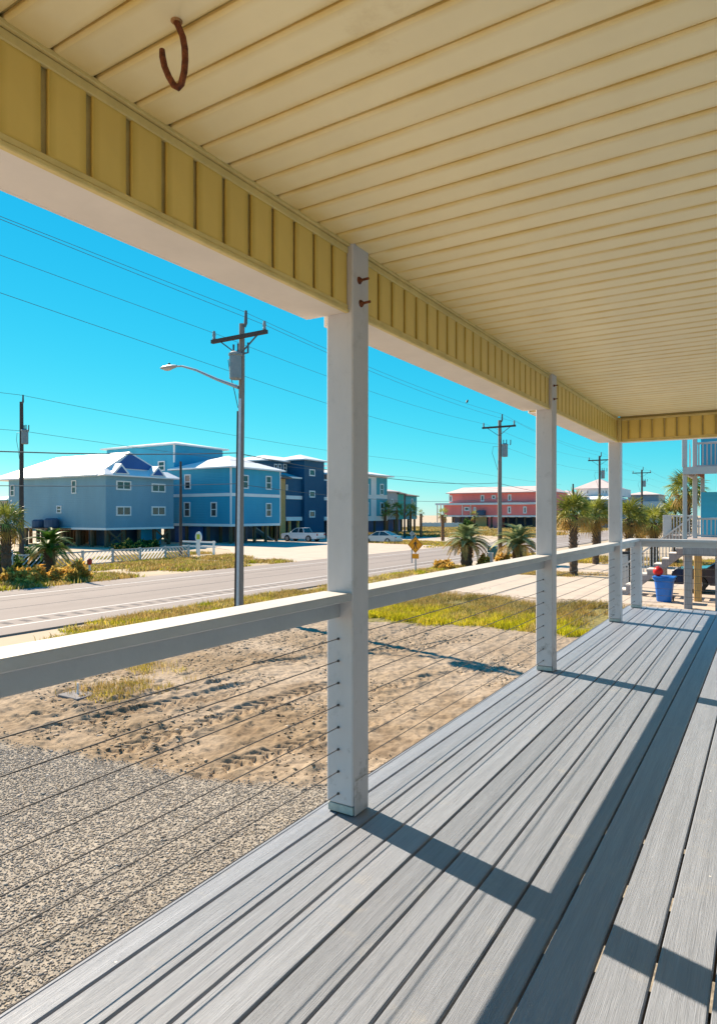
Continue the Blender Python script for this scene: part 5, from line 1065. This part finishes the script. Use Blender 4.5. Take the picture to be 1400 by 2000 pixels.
a = on_ground(152, 1357); ml = thing('meter_lid', 'square grey meter lid lying in the sand', 'lid', (a.x, a.y, float(lot_z(a.x, a.y)) + 0.02)); MB().bbox(a.x - 0.3, a.x + 0.3, a.y - 0.22, a.y + 0.22, ml.location.z - 0.06, ml.location.z + 0.015, 0.01).build('plate', M['lid_grey'], ml); MB().box(a.x - 0.012, a.x + 0.012, a.y - 0.012, a.y + 0.012, ml.location.z + 0.0155, ml.location.z + 0.22).build('stake', M['trim'], ml)

# ================================================================== NEIGHBOURING RAISED HOUSE AT THE RIGHT
paint('panel_blue', (0.03, 0.38, 0.62)); NX, NY = -2.54, 26.1
M['joist_red'] = mat('cedar_joist', (0.30, 0.11, 0.04), 0.8, 0.3, 3)
tN = house('neighbour_house', 'blue neighbouring house with white balconies and outdoor stairs at the right', (NX, NY, 0))
NE = 9.0; ZL = 2.52; ZU = 5.1
MB().box(NX - 0.06, NE, NY, NY + 3.9, ZL - 0.05, ZL).build('lower_deck', M['timber'], tN)
MB().box(NX - 0.06, NE, NY + 0.02, NY + 0.10, 1.93, ZL - 0.055).build('deck_beam', M['timber'], tN)
MB().box(NX - 0.06, NE, NY - 0.02, NY + 0.08, 4.84, ZU).build('upper_band', M['white'], tN); MB().box(NX - 0.06, NX + 0.04, NY + 0.081, NY + 3.9, 4.84, ZU).build('side_band', M['white'], tN)
MB().box(NX + 0.041, NE, NY + 0.081, NY + 3.9, ZU - 0.05, ZU - 0.002).build('upper_deck', M['joist_red'], tN)
for k in range(12): MB().box(NX + 0.3 + k * 0.9, NX + 0.36 + k * 0.9, NY + 0.085, NY + 3.85, 4.86, ZU - 0.052).build('joist', M['joist_red'], tN)
def col(x_, y_, z0, z1, w, m, nm='column'): MB().bbox(x_ - w / 2, x_ + w / 2, y_ - w / 2, y_ + w / 2, z0, z1, 0.008).build(nm, m, tN)
col(NX, NY + 0.16, ZL + 0.002, 4.838, 0.135, M['white']); col(NX, NY + 0.03, ZU + 0.002, 7.6, 0.16, M['white'])
c2 = at_y(1357, 0, NY + 1.2).x; col(c2, NY + 1.2, ZL + 0.002, 4.858, 0.15, M['white']); col(c2, NY + 1.2, ZU + 0.002, 7.6, 0.15, M['white'])
c3 = at_y(1372, 0, NY + 3.7).x; col(c3, NY + 3.7, ZL + 0.002, 4.858, 0.14, M['white'])
pn = MB(); pn.prism([(NX + 0.1, ZU + 0.004), (c2 - 0.09, ZU + 0.004), (c2 - 0.09, ZU + 0.62), (NX + 0.1, ZU + 1.0)], 'y', NY + 0.55, NY + 0.62); pn.build('wing_panel', M['soffit'], tN)
x_a = at_y(1361, 0, NY + 1.2).x
def balustrade(xa, xb, yy_, z0, h, step=0.135, nm=('handrail', 'bottom_rail', 'baluster')):
    MB().bbox(xa, xb, yy_ - 0.045, yy_ + 0.045, z0 + h - 0.07, z0 + h, 0.006).build(nm[0], M['white'], tN); MB().bbox(xa, xb, yy_ - 0.03, yy_ + 0.03, z0 + 0.07, z0 + 0.13, 0.006).build(nm[1], M['white'], tN)
    k = 0
    while xa + 0.06 + k * step < xb: x_ = xa + 0.06 + k * step; MB().box(x_ - 0.022, x_ + 0.022, yy_ - 0.02, yy_ + 0.02, z0 + 0.131, z0 + h - 0.071).build(nm[2], M['white'], tN); k += 1
balustrade(x_a, 4.0, NY + 1.2, ZU, 0.98); balustrade(x_a, 4.0, NY + 1.2, ZL, 0.76)
MB().box(x_a + 0.02, NE, NY + 2.6, NY + 2.8, ZU, 8.2).build('upper_wall', M['panel_blue'], tN)
zl_t = at_y(1380, 961, NY + 2.6).z; MB().box(x_a + 0.02, NE, NY + 2.6, NY + 2.78, ZL + 0.002, zl_t).build('lower_wall', M['panel_blue'], tN)
for (px, yy_, m) in ((1343.5, NY, 'timber'), (1362.5, NY + 2.4, 'timber_tan'), (1405, NY, 'timber'), (1420, NY + 2.4, 'timber_tan')):
    x_ = at_y(px, 0, yy_ + 0.2).x; MB().bbox(x_ - 0.13, x_ + 0.13, yy_ + 0.11, yy_ + 0.37, -0.3, ZL - 0.052 if m == 'timber' else ZL - 0.053, 0.02).build('piling', M[m], tN)
# landing and stairs descending to the left
LY0, LY1 = NY + 3.3, NY + 4.5
x_l = at_y(1294, 0, LY1).x; x_r = NX - 0.07
MB().box(x_l, x_r, LY1 + 0.01, LY1 + 1.3, ZL - 0.2, ZL - 0.001).build('landing', M['timber'], tN)
MB().bbox(x_l, at_y(1311, 0, LY1).x, LY1 + 0.02, LY1 + 0.1, ZL + 0.002, ZL + 0.86, 0.008).build('white_panel', M['white'], tN)
balustrade(at_y(1312, 0, LY1).x, NX - 0.08, LY1 + 0.06, ZL, 0.86, 0.12)
balustrade(NX + 0.1, c2 - 0.1, LY1 - 0.9, ZL, 0.80, 0.12)
n = 11; run = 0.275; rise = ZL / (n + 0); xs0 = x_r
for k in range(n):
    zt2 = ZL - rise * (k + 1); x1_ = xs0 - run * k; MB().bbox(x1_ - run - 0.03, x1_, LY0 + 0.06, LY1 - 0.06, zt2 - 0.045, zt2, 0.004).build('tread', M['soffit'], tN)
for yy_ in (LY0, LY1 - 0.045):
    top = []
    for k in range(n): zk = ZL - rise * (k + 1) - 0.048; top += [(xs0 - run * k - 0.002, zk), (xs0 - run * (k + 1) - 0.002, zk)]
    s_ = MB(); v = []; fs = []
    for k in range(n):
        zk = ZL - rise * (k + 1) - 0.048; xa, xb_ = xs0 - run * k, xs0 - run * (k + 1)
        zb0 = ZL - 0.50 - rise * k; zb1 = zb0 - rise
        s_.add([(q, yq, w) for yq in (yy_, yy_ + 0.05) for q, w in ((xa, max(zb0, -0.1)), (xa, zk), (xb_, zk), (xb_, max(zb1, -0.12)))], [(0, 1, 2, 3), (7, 6, 5, 4), (1, 5, 6, 2), (0, 3, 7, 4), (0, 4, 5, 1), (3, 2, 6, 7)])
    s_.build('stringer', M['timber'], tN)
hr = MB(); hr.bar((xs0, LY1 - 0.02, ZL + 0.85), (xs0 - run * n, LY1 - 0.02, 0.95), 0.07, 0.07); hr.build('stair_rail', M['white'], tN)
hr = MB(); hr.bar((xs0, LY0 + 0.02, ZL + 0.85), (xs0 - run * n, LY0 + 0.02, 0.95), 0.07, 0.07)
for k in range(24):
    f = (k + 0.5) / 24; x_ = xs0 - run * n * f; zb = ZL - ZL * f; MB().box(x_ - 0.02, x_ + 0.02, LY1 - 0.04, LY1 - 0.0, zb - 0.05, zb + 0.82).build('baluster', M['white'], tN)
MB().bbox(xs0 - run * n - 0.1, xs0 - run * n + 0.02, LY1 - 0.08, LY1 + 0.04, -0.2, 1.1, 0.008).build('newel', M['white'], tN)
for f, yy_ in ((0.36, LY0 + 0.06), (0.36, LY1 - 0.2), (0.7, LY0 + 0.06)): x_ = xs0 - run * n * f; MB().box(x_ - 0.07, x_ + 0.07, yy_, yy_ + 0.14, -0.2, ZL * (1 - f) - 0.3).build('stair_post', M['timber'], tN)
# blue wheeled bin with a red ball-shaped float on it
bx_, by_ = at_d(1297, 0, 25.6).x, at_d(1297, 0, 25.6).y
M['bin_blue'] = mat('bin_blue', (0.01, 0.15, 0.55), 0.4, 0.08, 4); M['float_red'] = mat('float_red', (0.62, 0.01, 0.01), 0.4, 0.06, 4)
tT = thing('trash_bin', 'tall blue plastic bin standing by the stair foot', 'bin', (bx_, by_, 0))
bb_ = MB(); v = []
for (w, d, zz) in ((0.25, 0.25, 0.0), (0.27, 0.27, 0.04), (0.36, 0.36, 0.84), (0.40, 0.40, 0.86), (0.40, 0.40, 0.93)):
    for k in range(12): q = 2 * math.pi * k / 12; c_, s__ = math.cos(q), math.sin(q); v.append((bx_ + w * math.copysign(abs(c_) ** 0.6, c_), by_ + d * math.copysign(abs(s__) ** 0.6, s__), zz))
bb_.add(v, [(i * 12 + k, i * 12 + (k + 1) % 12, (i + 1) * 12 + (k + 1) % 12, (i + 1) * 12 + k) for i in range(4) for k in range(12)] + [tuple(range(11, -1, -1)), tuple(range(48, 60))]); bb_.build('tub', M['bin_blue'], tT, smooth=True)
MB().bbox(bx_ - 0.39, bx_ + 0.41, by_ - 0.40, by_ + 0.40, 0.931, 0.99, 0.02).build('lid', M['bin_blue'], tT); MB().tube([(bx_ - 0.25, by_ + 0.42, 0.9), (bx_ + 0.25, by_ + 0.42, 0.9)], 0.025, 8).build('handle', M['bin_blue'], tT)
for s in (-1, 1): MB().tube([(bx_ + s * 0.26, by_ + 0.28, 0.1), (bx_ + s * 0.31, by_ + 0.28, 0.1)], 0.1, 12).build('wheel', M['black'], tT)
rb = thing('red_float', 'round red float lying on the blue bin, by its left corner', 'float', (bx_ - 0.2, by_ - 0.15, 0.99)); MB().lathe((bx_ - 0.2, by_ - 0.15, 0.99), [(0.05, 0), (0.14, 0.05), (0.19, 0.16), (0.18, 0.27), (0.10, 0.36), (0.03, 0.38)], 14).build('shell', M['float_red'], rb, smooth=True); MB().lathe((bx_ - 0.2, by_ - 0.15, 1.3701), [(0.02, 0), (0.02, 0.03)], 8).build('knob', M['float_red'], rb)
# white cabinet with dark frame glimpsed between the corner post and the short post
a = at_d(1219.5, 1150, 29.5); tW = thing('white_cabinet', 'white dark-framed cabinet glimpsed between the corner post and the short post', 'cabinet', (a.x, a.y, 0))
MB().bbox(a.x - 0.28, a.x + 0.16, a.y, a.y + 0.4, -0.05, 1.62, 0.01).build('body', M['white'], tW); MB().box(a.x + 0.161, a.x + 0.26, a.y - 0.02, a.y + 0.42, -0.05, 1.75).build('frame_side', M['black'], tW); MB().box(a.x - 0.3, a.x + 0.16, a.y - 0.02, a.y + 0.42, 1.621, 1.72).build('frame_top', M['black'], tW)
for k in range(3): MB().box(a.x - 0.22 + k * 0.14, a.x - 0.16 + k * 0.14, a.y - 0.012, a.y - 0.0005, 1.02, 1.08).build('knob', M['black'], tW)
